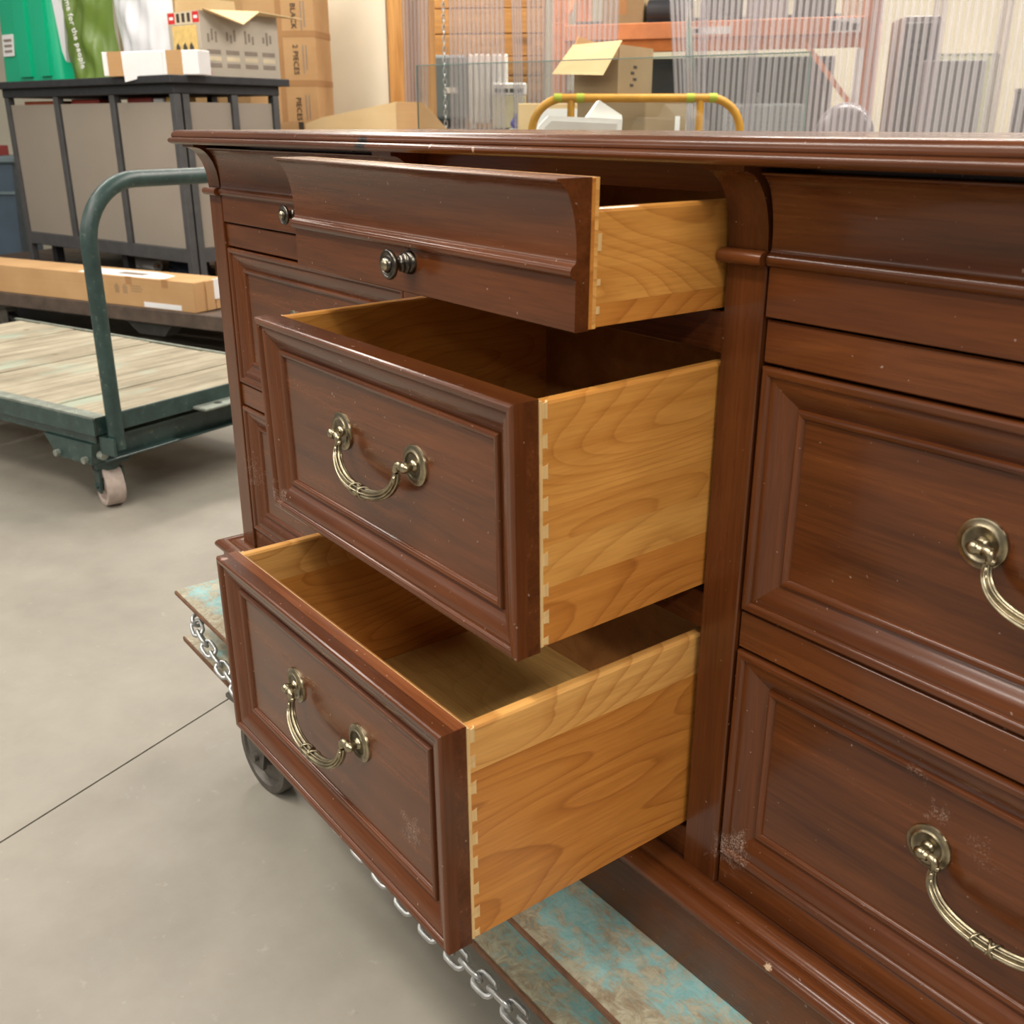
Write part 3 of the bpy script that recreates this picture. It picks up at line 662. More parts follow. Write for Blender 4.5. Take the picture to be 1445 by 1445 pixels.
# things on the shelf inside, seen through the slot under the top
for nm, lab, x0, x1, col, h in (('tool_case', 'orange case at the left end inside the grey bar cabinet', -1.60, -1.20, srgb(196, 92, 44), .215),
                             ('tool_case', 'red case second from the left inside the grey bar cabinet', -1.08, -.80, srgb(176, 62, 44), .220),
                             ('tool_case', 'dark red case at the right inside the grey bar cabinet', -.52, -.30, srgb(150, 50, 40), .222),
                             ('small_box', 'small white box beside the red cases inside the grey bar cabinet', -.285, -.20, srgb(230, 230, 226), .216),
                             ('small_box', 'small yellow box nearest the corner inside the grey bar cabinet', -.17, -.11, srgb(214, 170, 84), .222)):
    mn = 'paint_'+nm+str(int(-x0*100)); plain(mn, col, .5)
    t = thing(nm, lab, 'box', oncab((x0+x1)/2, .14, .735), CRZ)
    w = (x1-x0)/2
    MB().box(-w, w, -.07, .07, 0, h*.8, bev=.005).build('body', mn, t); MB().box(-w-.002, w+.002, -.072, .072, h*.8, h, bev=.005).build('lid', mn, t)

# green tote box
a = N('green_plastic'); a.base(srgb(16, 186, 138)); a.rough(.3); a.set(**{'Subsurface Weight': .15}); a.b.inputs['Subsurface Radius'].default_value = (.02, .05, .03); M['green_plastic'] = a.m
tote = thing('storage_tote', 'green plastic storage tote with ribbed sides on the black cabinet top', 'tote', oncab(-1.545, .30), CRZ)
m = MB(); sec = []
wb, db, wt, dt, hh = .325, .20, .295, .18, .56
def rim(w, d, n=6):
    out = []; r = .05
    for cx, cy, a0 in ((w-r, -d+r, -90), (w-r, d-r, 0), (-w+r, d-r, 90), (-w+r, -d+r, 180)): out += arc(cx, cy, r, a0, a0+90, n)
    return out
lv = [(0, 0.), (.03, .05), (.5, .5), (1., 1.)]; rings = []
for t, h in lv: rings.append([(x, y, h*hh) for x, y in rim(wb+(wt-wb)*t, db+(dt-db)*t)])
n = len(rings[0]); vs = [p for r_ in rings for p in r_]; fs = [list(range(n))]
for i in range(len(rings)-1): fs += [(i*n+j, i*n+(j+1) % n, (i+1)*n+(j+1) % n, (i+1)*n+j) for j in range(n)]
MB().add(vs, fs).build('body', 'green_plastic', tote, 40)
def tilted_rib(x, w):
    t0, t1 = -db-.004, -dt-.004
    MB().prism([(t0-.012, .03), (t1-.012, hh-.05), (t1+.02, hh-.05), (t0+.02, .03)], 0, x-w/2, x+w/2).build('rib', 'green_plastic', tote)
for x, w in ((-.02, .13), (.20, .10)): tilted_rib(x, w)
MB().prism([(-.015, -.02), (.015, -.02), (.015, .02), (-.015, .02)], 0, -.31, .31, Matrix.Translation((0, -dt, hh))).prism([(-.015, -.02), (.015, -.02), (.015, .02), (-.015, .02)], 0, -.31, .31, Matrix.Translation((0, dt, hh))).build('rim', 'green_plastic', tote)
lb = MB().prism([(-db-.006, .15), (-db-.001, .15), (-dt-.010, .27), (-dt-.015, .27)], 0, -.26, -.135).build('label', 'white_paper', tote)
for k in range(3):
    y = -db-.006+.0009*k*4*.55; MB().prism([(y-.0012, .172+.03*k), (y+.004, .172+.03*k), (y+.006, .184+.03*k), (y-.0002, .184+.03*k)], 0, -.235, -.15).build('printed_line', 'grey_print', lb)

# two shopping bags
plain('olive_bag', srgb(98, 124, 46), .35, 0, .12, 4); plain('white_bag', srgb(222, 224, 228), .4, 0, .05, 4, bumps=.0)
def bag_mesh(w, d, h, seed, lean=0., taper=0.):
    rg = random.Random(seed); nx, nz = 22, 16; vs = []; fs = []
    ph = [rg.random()*6 for _ in range(8)]
    for side in (-1, 1):
        for k in range(nz+1):
            t = k/nz
            for i in range(nx+1):
                s = -1+2*i/nx
                bulge = (1-abs(s)**2.6)*(1-.45*t)
                wr = .010*math.sin(9*s+ph[0]+3*t)+.008*math.sin(14*t+5*s+ph[1])+.007*math.sin(17*s-8*t+ph[2])
                vs.append((s*w/2*(1+taper*t)+lean*t*h+.012*math.sin(7*t+ph[3]), side*d/2*bulge+wr*(1-abs(s)**4), t*h+.015*math.sin(5*s+ph[4])*t))
    o = (nx+1)*(nz+1)
    for k in range(nz):
        for i in range(nx):
            a = k*(nx+1)+i; fs.append((a, a+1, a+nx+2, a+nx+1)); a += o; fs.append((a+1, a, a+nx+1, a+nx+2))
    for i in range(nx): fs.append((i+1, i, o+i, o+i+1))
    for k in range(nz):
        a = k*(nx+1); fs.append((a, a+nx+1, o+a+nx+1, o+a)); a += nx; fs.append((a+nx+1, a, o+a, o+a+nx+1))
    m = MB(); m.add(vs, fs); return m
gb = thing('shopping_bag', 'olive green plastic bag with white lettering beside the green tote', 'bag', oncab(-.985, .20), CRZ+R(14))
bag_mesh(.37, .19, .56, 1, -.04, .05).build('bag_body', 'olive_bag', gb, 80)
MB().prism([(-.20, .16), (-.178, .10), (-.150, .36), (-.235, .55)], 1, -.045, .02).build('white_gusset', 'white_bag', gb)
X = Matrix.Translation((.000, -.130, .235)) @ Matrix.Rotation(PI/2, 4, 'X') @ Matrix.Rotation(-PI/2+R(9), 4, 'Z')
text_mesh('me for the people', .049, 'white_paper', gb, X, 'printed_text', .002)
wb_ = thing('shopping_bag', 'crumpled white plastic bag between the green bag and the printed carton', 'bag', oncab(-.60, .31), CRZ+R(14))
bag_mesh(.40, .19, .60, 2, -.03, .02).build('bag_body', 'white_bag', wb_, 80)

# long white box with brown bands lying across the front corner
p = hall(-1.83, 5.72, 1.0605); rz = HR+R(-20)
lb = thing('wrapped_box', 'long white box with two brown bands on the front edge of the cabinet top', 'box', tuple(p), rz)
MB().box(-.30, .29, -.045, .06, 0, .115, bev=.003).build('body', 'white_paper', lb)
for x0, x1 in ((-.265, -.175), (.10, .195)): MB().box(x0, x1, -.047, .062, -.0005, .1165).build('band', 'kraft_card', lb)
MB().prism([(-.170, .100), (-.165, -.030), (-.05, -.008), (.08, .002), (.08, .112), (-.10, .110)], 1, -.052, -.046).build('paper_flap', 'white_paper', lb)

# printed toy carton with an open flap
plain('carton_grey', srgb(186, 176, 160), .6, 0, .05); plain('carton_cream', srgb(214, 200, 170), .6); plain('logo_red', srgb(206, 44, 50), .5); plain('picture_yellow', srgb(222, 190, 118), .6, 0, .15, 30); plain('picture_dark', srgb(70, 66, 60), .6)
tc = thing('printed_carton', 'printed toy carton with an open tan flap on the cabinet top', 'carton', oncab(0.0, .20), CRZ)
MB().box(-.27, .0, 0, .006, 0, .31).box(-.27, .0, .50, .506, 0, .31).box(-.27, -.264, .006, .5, 0, .31).box(-.006, 0, .006, .5, 0, .31).box(-.264, -.006, .006, .5, 0, .006).build('body', 'carton_grey', tc)
MB().box(-.2695, -.0005, -.0012, 0, .25, .309).build('header_print', 'carton_cream', tc)
for x0, x1 in ((-.262, -.205), (-.055, -.002)): MB().box(x0, x1, -.0022, 0, .255, .306).build('logo_square', 'logo_red', tc); MB().box(x0+.012, x1-.012, -.003, 0, .274, .288).build('logo_mark', 'white_paper', tc)
for k in range(3): MB().box(-.19+k*.045, -.165+k*.045, -.0022, 0, .260, .302).build('printed_block', 'print_ink', tc)
MB().box(-.235, -.03, -.0016, 0, .09, .245).build('picture', 'picture_yellow', tc)
for k, x in enumerate((-.20, -.14, -.085)): MB().prism([(x-.02, .095), (x+.022, .095), (x+.020, .14), (x+.004, .165), (x-.012, .15)], 1, -.0026, 0).build('picture_figure', 'picture_dark', tc)
for c in range(4):
    y0 = .03+c*.12
    for k in range(3): MB().box(0, .0012, y0, y0+.085, .045+k*.032, .066+k*.032).build('printed_text_block', 'grey_print' if k != 1 else 'carton_cream', tc)
    m = MB()
    for q in range(3): m.box(0, .0014, y0+.008+.024*q, y0+.020+.024*q, .165+.01*((q+c) % 2), .205+.012*((q*2+c) % 3))
    m.build('printed_drawing', 'grey_print', tc)
MB().box(0, .0014, .012, .045, .008, .026).build('logo_square', 'logo_red', tc)
fl = Matrix.Translation((0, 0, .31)) @ Matrix.Rotation(R(0), 4, 'Y')
MB().add([(-.005, .03, .31), (-.005, .50, .31), (.10, .60, .300), (.075, .33, .318), (.135, .17, .245), (.03, .0, .318), (-.005, .03, .315), (-.005, .50, .315), (.10, .60, .305), (.075, .33, .323), (.135, .17, .25), (.03, .0, .323)],
         [(0, 1, 2, 3), (0, 3, 4, 5), (6, 9, 8, 7), (6, 11, 10, 9), (0, 6, 7, 1), (1, 7, 8, 2), (2, 8, 9, 3), (3, 9, 10, 4), (4, 10, 11, 5), (5, 11, 6, 0)]).build('open_flap', 'light_card', tc)
MB().prism([(.05, .31), (.45, .31), (.44, .40), (.06, .40)], 0, -.268, -.264).build('open_flap', 'light_card', tc)

# things lying under the bar cabinet on the dark truck
pr = thing('paper_roll', 'white paper roll lying under the grey bar cabinet', 'roll', oncab(-.80, .24, .034), CRZ)
MB().cyl((-.12, 0, 0), (.12, 0, 0), .032, 16).build('roll', 'white_paper', pr, 40); MB().cyl((.118, 0, 0), (.124, 0, 0), .012, 12).build('core', 'kraft_card', pr)
plain('navy_cloth', srgb(58, 68, 84), .9, 0, .3, 10)
m = bag_mesh(.36, .22, .085, 9); ob = tag(m.build('folded_cloth', 'navy_cloth', None, 80, oncab(-.45, .30, -.002), (0, 0, CRZ)), 'folded navy cloth under the grey bar cabinet', 'cloth')
sb = thing('small_carton', 'small brown carton under the near corner of the bar cabinet', 'carton', oncab(-.13, .36, -.003), CRZ)
MB().box(-.07, .07, -.07, .07, 0, .10, bev=.002).build('body', 'kraft_card', sb); MB().box(-.015, .015, -.071, .071, .03, .1012).build('tape', 'brown_tape', sb)

# blue-grey bin far left
plain('bin_blue', srgb(74, 92, 108), .5, 0, .1, 6); plain('bin_lid', srgb(112, 128, 134), .5); plain('red_plastic', srgb(150, 40, 40), .5)
bn = thing('storage_bin', 'blue-grey storage bin with a paler lid behind the bar cabinet', 'bin', tuple(hall(-4.12, 8.15)), HR+R(8))
MB().prism([(-.36, 0), (.36, 0), (.40, .86), (-.40, .86)], 1, -.28, .28).build('body', 'bin_blue', bn)
MB().box(-.43, .43, -.31, .31, .86, .905, bev=.01).build('lid', 'bin_lid', bn); MB().box(-.395, .395, -.295, -.28, .64, .66).build('rib', 'bin_lid', bn)
rd = thing('plastic_crate', 'red plastic crate on the blue-grey bin lid', 'crate', tuple(hall(-4.16, 8.12, FZ+.906)), HR+R(8))
MB().box(-.30, .30, -.2, -.185, 0, .07).box(-.30, .30, .185, .2, 0, .07).box(-.30, -.285, -.185, .185, 0, .07).box(.285, .30, -.185, .185, 0, .07).box(-.285, .285, -.185, .185, 0, .01).build('body', 'red_plastic', rd); MB().box(-.31, .31, -.21, -.19, .07, .085).build('rim', 'red_plastic', rd)

# stacked flat cartons leaning by the wall
fc = thing('flat_carton', 'tall brown carton with printed words standing on end by the cream wall', 'carton', tuple(hall(-1.43, 6.80)), HR+R(-8))
MB().box(-.20, .245, 0, .30, 0, 2.1, bev=.004).build('body', 'kraft_card', fc)
for z in (1.345, 1.62): MB().box(-.2, .247, -.0015, .3, z, z+.035).build('tape', 'brown_tape', fc)
MB().box(.005, .040, -.0020, 0, .0, 2.1).build('tape', 'brown_tape', fc)
for body, z in (('BLACK', 1.735), ('2 PIECES', 1.495), ('PIECES', 1.215)):
    text_mesh(body, .046, 'print_ink', fc, Matrix.Translation((.115, -.003, z)) @ Matrix.Rotation(PI/2, 4, 'X') @ Matrix.Rotation(-PI/2, 4, 'Z'), 'printed_text', .001)
    for k in range(2): MB().box(.160+.020*k, .167+.020*k, -.0012, 0, z-.08+.02*k, z+.08).build('printed_line', 'grey_print', fc)
fc2 = thing('flat_carton', 'plain brown carton standing behind the printed toy carton', 'carton', tuple(hall(-1.93, 7.22)), HR+R(-8))
MB().box(-.30, .245, 0, .25, 0, 2.15, bev=.004).build('body', 'kraft_card', fc2)
for x in (-.02,): MB().box(x, x+.03, -.0015, 0, 0, 2.15).build('tape', 'brown_tape', fc2)
MB().box(-.13, -.03, -.0018, 0, 1.76, 1.90).build('tape', 'brown_tape', fc2)
fc3 = thing('flat_carton', 'dark brown carton edge behind the white plastic bag', 'carton', tuple(hall(-2.42, 7.50)), HR+R(-8))
MB().box(-.22, .14, 0, .22, 0, 2.2, bev=.004).build('body', 'dull_card', fc3); MB().box(.02, .05, -.0015, 0, 0, 2.2).build('tape', 'brown_tape', fc3)
# large flattened carton sheet leaning behind the dresser
sh = thing('carton_sheet', 'large flattened tan carton sheet standing behind the left end of the dresser', 'carton', tuple(hall(-.79, 6.60)), HR)
MB().prism([(-.46, 0), (.43, 0), (.395, 1.10), (.255, 1.250), (.095, 1.254), (-.36, 1.165), (-.46, 1.13)], 1, 0, .018).build('sheet', 'light_card', sh)
MB().prism([(.095, 0), (.43, 0), (.395, 1.10), (.255, 1.250), (.10, 1.252)], 1, -.012, -.002).build('folded_flap', 'kraft_card', sh)
s2 = thing('carton_sheet', 'low brown carton sheet in front of the tall printed carton', 'carton', tuple(hall(-1.40, 6.66)), HR)
MB().prism([(-.10, 0), (.22, 0), (.20, 1.150), (.02, 1.140), (-.10, 1.10)], 1, 0, .018).build('sheet', 'kraft_card', s2); MB().box(.10, .13, -.004, 0, .9, 1.14).build('dark_edge', 'print_ink', s2)

# ------------------------------------------------------------------ clear strip curtain in the doorway
def vinyl(name, lo, hi, rough):
    a = N(name)
    tr = a.n('ShaderNodeBsdfTransparent'); tr.inputs[0].default_value = (.97, .955, .965, 1)
    df = a.n('ShaderNodeBsdfTranslucent'); df.inputs[0].default_value = (.88, .84, .86, 1); d2 = a.n('ShaderNodeBsdfDiffuse'); d2.inputs[0].default_value = (.84, .80, .82, 1)
    ms = a.n('ShaderNodeMixShader'); ms.inputs[0].default_value = .5; a.l(df.outputs[0], ms.inputs[1]); a.l(d2.outputs[0], ms.inputs[2])
    lw = a.n('ShaderNodeLayerWeight'); lw.inputs[0].default_value = .45
    m1 = a.n('ShaderNodeMixShader'); a.l(a.mrange(lw.outputs['Facing'], 0, 1, lo, hi), m1.inputs[0]); a.l(tr.outputs[0], m1.inputs[1]); a.l(ms.outputs[0], m1.inputs[2])
    gl = a.n('ShaderNodeBsdfGlossy'); gl.inputs['Roughness'].default_value = rough
    m2 = a.n('ShaderNodeMixShader'); fr = a.n('ShaderNodeFresnel'); fr.inputs[0].default_value = 1.5; a.l(fr.outputs[0], m2.inputs[0]); a.l(m1.outputs[0], m2.inputs[1]); a.l(gl.outputs[0], m2.inputs[2])
    a.l(m2.outputs[0], a.out.inputs['Surface']); M[name] = a.m
vinyl('clear_vinyl', .09, .40, .1); vinyl('vinyl_rib', .42, .9, .12)
J = hall(-.6, 7.1); ca = HR+math.atan2(-.56, .83)
cur = thing('strip_curtain', 'clear ribbed plastic strip curtain hanging in the doorway behind the dresser', 'curtain', (J.x, J.y, FZ), ca)
MB().cyl((-.12, .03, 2.64), (4.7, .03, 2.64), .014, 12).build('hanging_rail', 'galvanized', cur)
def strip(t0, t1, b0, b1, off=0., pitch=.034, wave=0.):
    nr = max(2, round((t1-t0)/pitch)); rg = random.Random(int(t0*997)+3); cols = []; kind = []
    for r_ in range(nr):
        w = .44+.22*rg.random()
        for q, y in ((0, -.0022), ((1-w)/2, -.0022), ((1-w)/2+.10*w, -.0062), ((1-w)/2+.3*w, -.0098), (.5, -.0108), ((1+w)/2-.3*w, -.0098), ((1+w)/2-.10*w, -.0062), ((1+w)/2, -.0022)):
            cols.append(((r_+q)/nr, y))
        kind += [0, 1, 1, 1, 1, 1, 1, 0]
    cols.append((1., -.0022))
    vs = []; fs = []; ks = []; rows = [(0., 2.65), (.35, 1.75), (.62, 1.05), (1., .03)]
    for (q, z) in rows:
        for s, y in cols:
            x = (t0+(t1-t0)*s)*(1-q)+(b0+(b1-b0)*s)*q; w = wave*math.sin(s*2*PI)*q
            vs += [(x, off+y+w, z), (x, off+.0012+w, z)]
    n = 2*len(cols)
    for r_ in range(len(rows)-1):
        for i in range(len(cols)-1):
            a = r_*n+2*i; fs += [(a, a+2, a+n+2, a+n), (a+3, a+1, a+n+1, a+n+3)]; ks += [kind[i], 0]
        a = r_*n; fs += [(a+1, a, a+n, a+n+1)]; a += n-2; fs += [(a, a+1, a+n+1, a+n)]; ks += [0, 0]
    m = MB(); m.add(vs, fs); m.mi = ks; m.build('strip', ('clear_vinyl', 'vinyl_rib'), cur, 70)
strip(-.10, .145, -.10, .05, -.02); strip(.257, .656, .25, .70); strip(.71, .79, .80, .86, -.03, .02); strip(.81, 1.06, .86, 1.08); strip(1.05, 1.44, 1.07, 1.42, .02)
strip(1.66, 1.93, 1.97, 2.09, -.04, .034, .03); strip(1.93, 2.26, 1.93, 2.28); strip(2.24, 2.58, 2.22, 2.56, -.02); strip(2.56, 2.90, 2.56, 2.90, .0)
for k in range(6): strip(2.86+.29*k, 3.20+.29*k, 2.83+.29*k, 3.19+.29*k, -.02*(k % 2)-.02)
# hanging chain in the gap of the curtain
p = hall(-.415, 6.84, 2.3); hc = thing('hanging_chain', 'thin bright chain hanging in the gap of the strip curtain', 'chain', tuple(p))
LK2 = link_mesh(.030, .0036, .019, 'chain_link', 6, 12)
chain_along([Vector((0, 0, 0)), Vector((0, 0, -1.95))], hc, LK2, .030)

# ------------------------------------------------------------------ yellow cart, cartons and foam behind the dresser
plain('yellow_pipe', srgb(214, 152, 40), .4, 0, .15, 20); plain('green_tape', srgb(178, 186, 50), .5)
yc = thing('yellow_cart', 'cart with a yellow bent pipe rail behind the dresser', 'cart', tuple(hall(.5, 4.42)), HR+R(-4))
UW = .42
rp = [(-UW-.03, 0, .25), (-UW, 0, 1.10)]+[(-UW+.13-.13*math.cos(R(9*i)), 0, 1.095+.13*math.sin(R(9*i))) for i in range(1, 11)]+[(UW-.13+.13*math.sin(R(9*i)), 0, 1.095+.13*math.cos(R(9*i))) for i in range(0, 11)]+[(UW+.005, 0, .25)]
MB().tube(rp, .0165, 12).build('pipe_rail', 'yellow_pipe', yc, 50)
for x in (-.262, .255): MB().cyl((x, 0, .25), (x, 0, 1.225), .0150, 12).build('rail_post', 'yellow_pipe', yc, 50)
for x in (-.315, -.225, .215, .305): MB().cyl((x-.016, 0, 1.225), (x+.016, 0, 1.225), .0182, 12).build('tape_wrap', 'green_tape', yc, 50)
MB().box(-.45, .45, -.02, .95, .20, .25, bev=.004).build('platform', 'yellow_pipe', yc)
for x in (-.36, .36):
    for y in (.1, .82): caster(yc, x, y, .20, 0, .075, .045, R(80), 'dark_iron', 'cast_iron')
def carton(name, lab, loc, rz, w, d, h, mat='dull_card', seam=True):
    t = thing(name, lab, 'carton', loc, rz); MB().box(0, w, 0, d, 0, h, bev=.004).build('body', mat, t)
    if seam: MB().box(w/2-.03, w/2+.03, -.0012, d+.0012, h-.0008, h+.0012).box(w/2-.03, w/2+.03, -.0012, 0, h-.09, h).build('tape', 'brown_tape', t)
    return t
carton('carton', 'large carton lowest in the stack on the yellow cart', tuple(hall(.05, 4.75, -.05)), HR+R(35), .52, .42, .54)
cb = thing('carton', 'closed carton with a white sticker in the stack on the yellow cart', 'carton', tuple(hall(.285, 4.83, .490)), HR+R(-40))
MB().box(0, .36, 0, .33, 0, .44, bev=.004).build('body', 'dull_card', cb)
MB().box(.3605, .3620, .235, .275, .30, .37).build('sticker', 'white_paper', cb); MB().box(.165, .195, -.001, .331, .4395, .4412).build('tape', 'brown_tape', cb)
oc = thing('open_carton', 'open carton with hanging tan flap on top of the stack', 'carton', tuple(hall(.275, 4.90, .932)), HR+R(-32))
w, d, h, e = .215, .35, .215, .005
MB().box(0, w, 0, e, 0, h*.72).box(0, w, d-e, d, 0, h).box(0, e, e, d-e, 0, h).box(w-e, w, e, d-e, 0, h).box(e, w-e, e, d-e, 0, e).build('body', 'dull_card', oc)
MB().add([(-.01, -.005, h), (w+.015, -.005, h+.01), (w-.02, -.10, h-.125), (-.055, -.10, h-.115), (-.01, 0, h+.005), (w+.015, 0, h+.015), (w-.02, -.095, h-.120), (-.055, -.095, h-.110)],
         [(0, 1, 2, 3), (7, 6, 5, 4), (0, 4, 5, 1), (1, 5, 6, 2), (2, 6, 7, 3), (3, 7, 4, 0)]).build('open_flap', 'light_card', oc)
MB().prism([(0, h), (d, h), (d*.9, h+.015), (d*.1, h+.04)], 0, -.004, .0).build('open_flap', 'kraft_card', oc)
m = MB()
for k, (y, z) in enumerate(((.12, .05), (.15, .075), (.125, .10), (.15, .125))): m.box(w, w+.001, y, y+.035, z, z+.012)
m.build('printed_mark', 'print_ink', oc)
kb = thing('carton', 'flat brown carton at the left end behind the yellow rail', 'carton', tuple(hall(.07, 5.52)), HR+R(-5))
MB().box(-.04, .30, 0, .10, 0, 1.225, bev=.004).build('body', 'light_card', kb); MB().box(.05, .28, -.002, 0, .95, 1.20).build('printed_panel', 'white_paper', kb)
fb = thing('carton', 'tall carton under the white foam block', 'carton', tuple(hall(.045, 3.43)), HR)
MB().box(0, .31, .0, .22, 0, 1.02, bev=.004).build('body', 'kraft_card', fb); MB().box(.15, .18, -.001, .261, .9, 1.0212).build('tape', 'brown_tape', fb)
plain('white_foam', srgb(240, 240, 232), .8, 0, .03, 30, bumps=.1); plain('foam_shade', srgb(206, 203, 192), .8, 0, .08, 8)
fo = thing('foam_block', 'white foam packing block lying behind the dresser top', 'packing', tuple(hall(.050, 3.46, .7222)), HR)
MB().prism([(0, 0), (.295, 0), (.300, .119), (.066, .130), (.036, .100)], 1, 0, .17).build('block', 'white_foam', fo)
MB().prism([(.022, .004), (.268, .004), (.282, .106), (.075, .115), (.054, .095)], 1, -.003, 0).build('recessed_face', 'foam_shade', fo)  # shade of the front painted as greyer foam, laid flat on the block
MB().prism([(.190, .125), (.303, .119), (.300, .132), (.228, .176)], 1, .03, .16).build('tip', 'white_foam', fo)

# upright glass sheets
a = N('sheet_glass'); tr = a.n('ShaderNodeBsdfTransparent'); tr.inputs[0].default_value = (.90, .925, .915, 1); gl = a.n('ShaderNodeBsdfGlossy'); gl.inputs['Roughness'].default_value = .02
fr = a.n('ShaderNodeFresnel'); fr.inputs[0].default_value = 1.5; mx = a.n('ShaderNodeMixShader'); a.l(fr.outputs[0], mx.inputs[0]); a.l(tr.outputs[0], mx.inputs[1]); a.l(gl.outputs[0], mx.inputs[2]); a.l(mx.outputs[0], a.out.inputs['Surface']); M['sheet_glass'] = a.m
plain('glass_edge', srgb(130, 158, 150), .15, 0, .1)
p, q = hall(-.374, 4.34), hall(.948, 3.55); d = q-p; L = d.length
g = thing('glass_sheet', 'large clear glass sheet standing upright behind the dresser', 'glass', tuple(p), math.atan2(d.y, d.x))
MB().box(0, L, 0, .008, 0.0, 1.340).build('pane', 'sheet_glass', g)
MB().box(0, L, 0.001, .007, 1.340, 1.343).box(-.0025, 0, .001, .007, 0, 1.340).box(L, L+.0025, .001, .007, 0, 1.340).build('ground_edge', 'glass_edge', g)
for k, (u, v, w_) in enumerate(((2.52, 6.75, .40), (2.62, 6.85, .36))):
    lab = ('grey glass pane in front of the pair leaning at far right', 'grey glass pane behind the other of the pair at far right')[k]
    g = thing('glass_sheet', lab, 'glass', tuple(hall(u, v, .32)), HR+R(-10)); MB().box(0, w_, 0, .006, 0, .90).build('pane', 'sheet_glass', g); MB().box(0, w_, .001, .005, .90, .904).box(w_, w_+.003, .001, .005, 0, .9).build('ground_edge', 'glass_edge', g)

# ------------------------------------------------------------------ back room behind the curtain
plain('orange_steel', srgb(222, 142, 92), .5, 0, .1, 10); plain('orange_dark', srgb(196, 116, 50), .55, 0, .12, 10); plain('galv_grey', srgb(150, 154, 156), .5, .3, .1)
a0, b0 = hall(.36, 8.55), hall(2.475, 7.78); d = b0-a0; RL = d.length; RA = math.atan2(d.y, d.x)
rk = thing('pallet_rack', 'orange steel pallet rack behind the strip curtain', 'rack', (a0.x, a0.y, FZ), RA)
for x in (0, RL):
    for y in (0, .62): MB().box(x-.055, x+.055, y, y+.07, 0, 3.0, bev=.003).build('upright', 'orange_steel', rk)
    for k in range(4): MB().box(x-.012, x+.012, .07, .62, .9+.45*k, .93+.45*k).build('cross_tie', 'orange_steel', rk)
    for k in range(3): MB().sweep([(x, .07, .9+.45*k), (x, .62, 1.35+.45*k)], [(-.012, -.018), (.012, -.018), (.012, .018), (-.012, .018)]).build('diagonal_tie', 'orange_steel', rk)
MB().box(.045, RL-.045, -.03, .03, 1.715, 1.825, bev=.004).build('beam', 'orange_steel', rk); MB().box(.045, RL-.045, -.012, .05, 1.63, 1.712, bev=.003).build('beam_step', 'orange_dark', rk)
MB().box(.045, RL-.045, .64, .70, 1.715, 1.825).build('beam', 'orange_steel', rk); MB().box(.045, RL-.045, .3, .34, 1.83, 1.875).build('load_bar', 'galv_grey', rk)
MB().sweep([(RL-.42, -.034, 1.66), (RL-.06, -.034, 1.24)], [(-.018, -.006), (.018, -.006), (.018, .006), (-.018, .006)], upv=(1, 0, 0)).build('knee_brace', 'orange_steel', rk)
for k in range(12): MB().box(.06+k*(RL-.15)/12, .06+(k+.8)*(RL-.15)/12, .035, .635, 1.78, 1.80).build('deck_slat', 'galv_grey', rk)
MB().box(1.02, 1.30, -.033, -.030, 1.735, 1.785).build('label_plate', 'white_paper', rk); MB().box(1.03, 1.08, -.0345, -.033, 1.745, 1.775).build('label_print', 'print_ink', rk)
pl = MB().box(RL-.27, RL-.06, -.033, -.030, 1.725, 1.815).build('label_plate', 'white_paper', rk)
for k in range(3): MB().box(RL-.26+.068*k, RL-.21+.068*k, -.0345, -.033, 1.735, 1.80-.01*k).build('label_print', 'print_ink', rk)
MB().box(RL-.075, RL-.02, -.004, -.001, 1.20, 1.62).build('label_plate', 'white_paper', rk)
def inrack(x, y, z): return tuple(Matrix.Translation((a0.x, a0.y, FZ)) @ Matrix.Rotation(RA, 4, 'Z') @ Vector((x, y, z)))
plain('black_plastic', srgb(38, 38, 42), .4); plain('blue_plastic', srgb(40, 66, 130), .5); plain('steel_dark', srgb(78, 82, 80), .5, .2, .1, 3); plain('steel_grey', srgb(150, 148, 148), .5, .2, .08, 3)
t = thing('carton', 'brown carton on the orange rack shelf', 'carton', inrack(.30, .12, 1.80), RA); MB().box(0, .32, 0, .16, 0, .30, bev=.004).build('body', 'dull_card', t); MB().box(.12, .19, -.001, 0, .1, .301).build('tape', 'brown_tape', t)
t = thing('plastic_roll', 'black plastic roll on the orange rack shelf', 'roll', inrack(.80, .18, 1.90), RA); MB().cyl((-.15, 0, 0), (.17, 0, 0), .10, 20).build('roll', 'black_plastic', t, 40); MB().cyl((.168, 0, 0), (.172, 0, 0), .03, 12).build('core', 'kraft_card', t)
for k in range(4):
    t = thing('storage_box', ('dark storage box right of the black roll on the rack', 'grey storage box at the middle of the rack shelf', 'dark storage box right of the shelf middle on the rack', 'pale storage box at the right end of the rack shelf')[k], 'box', inrack(1.05+.33*k, .10, 1.80), RA)
    mt = ('steel_dark', 'steel_grey', 'steel_dark', 'carton_cream')[k]; MB().box(0, .28, 0, .18, 0, .26+.03*(k % 2), bev=.006).build('body', mt, t); MB().box(-.006, .286, -.006, .186, .26+.03*(k % 2), .285+.03*(k % 2)).build('lid', mt, t)
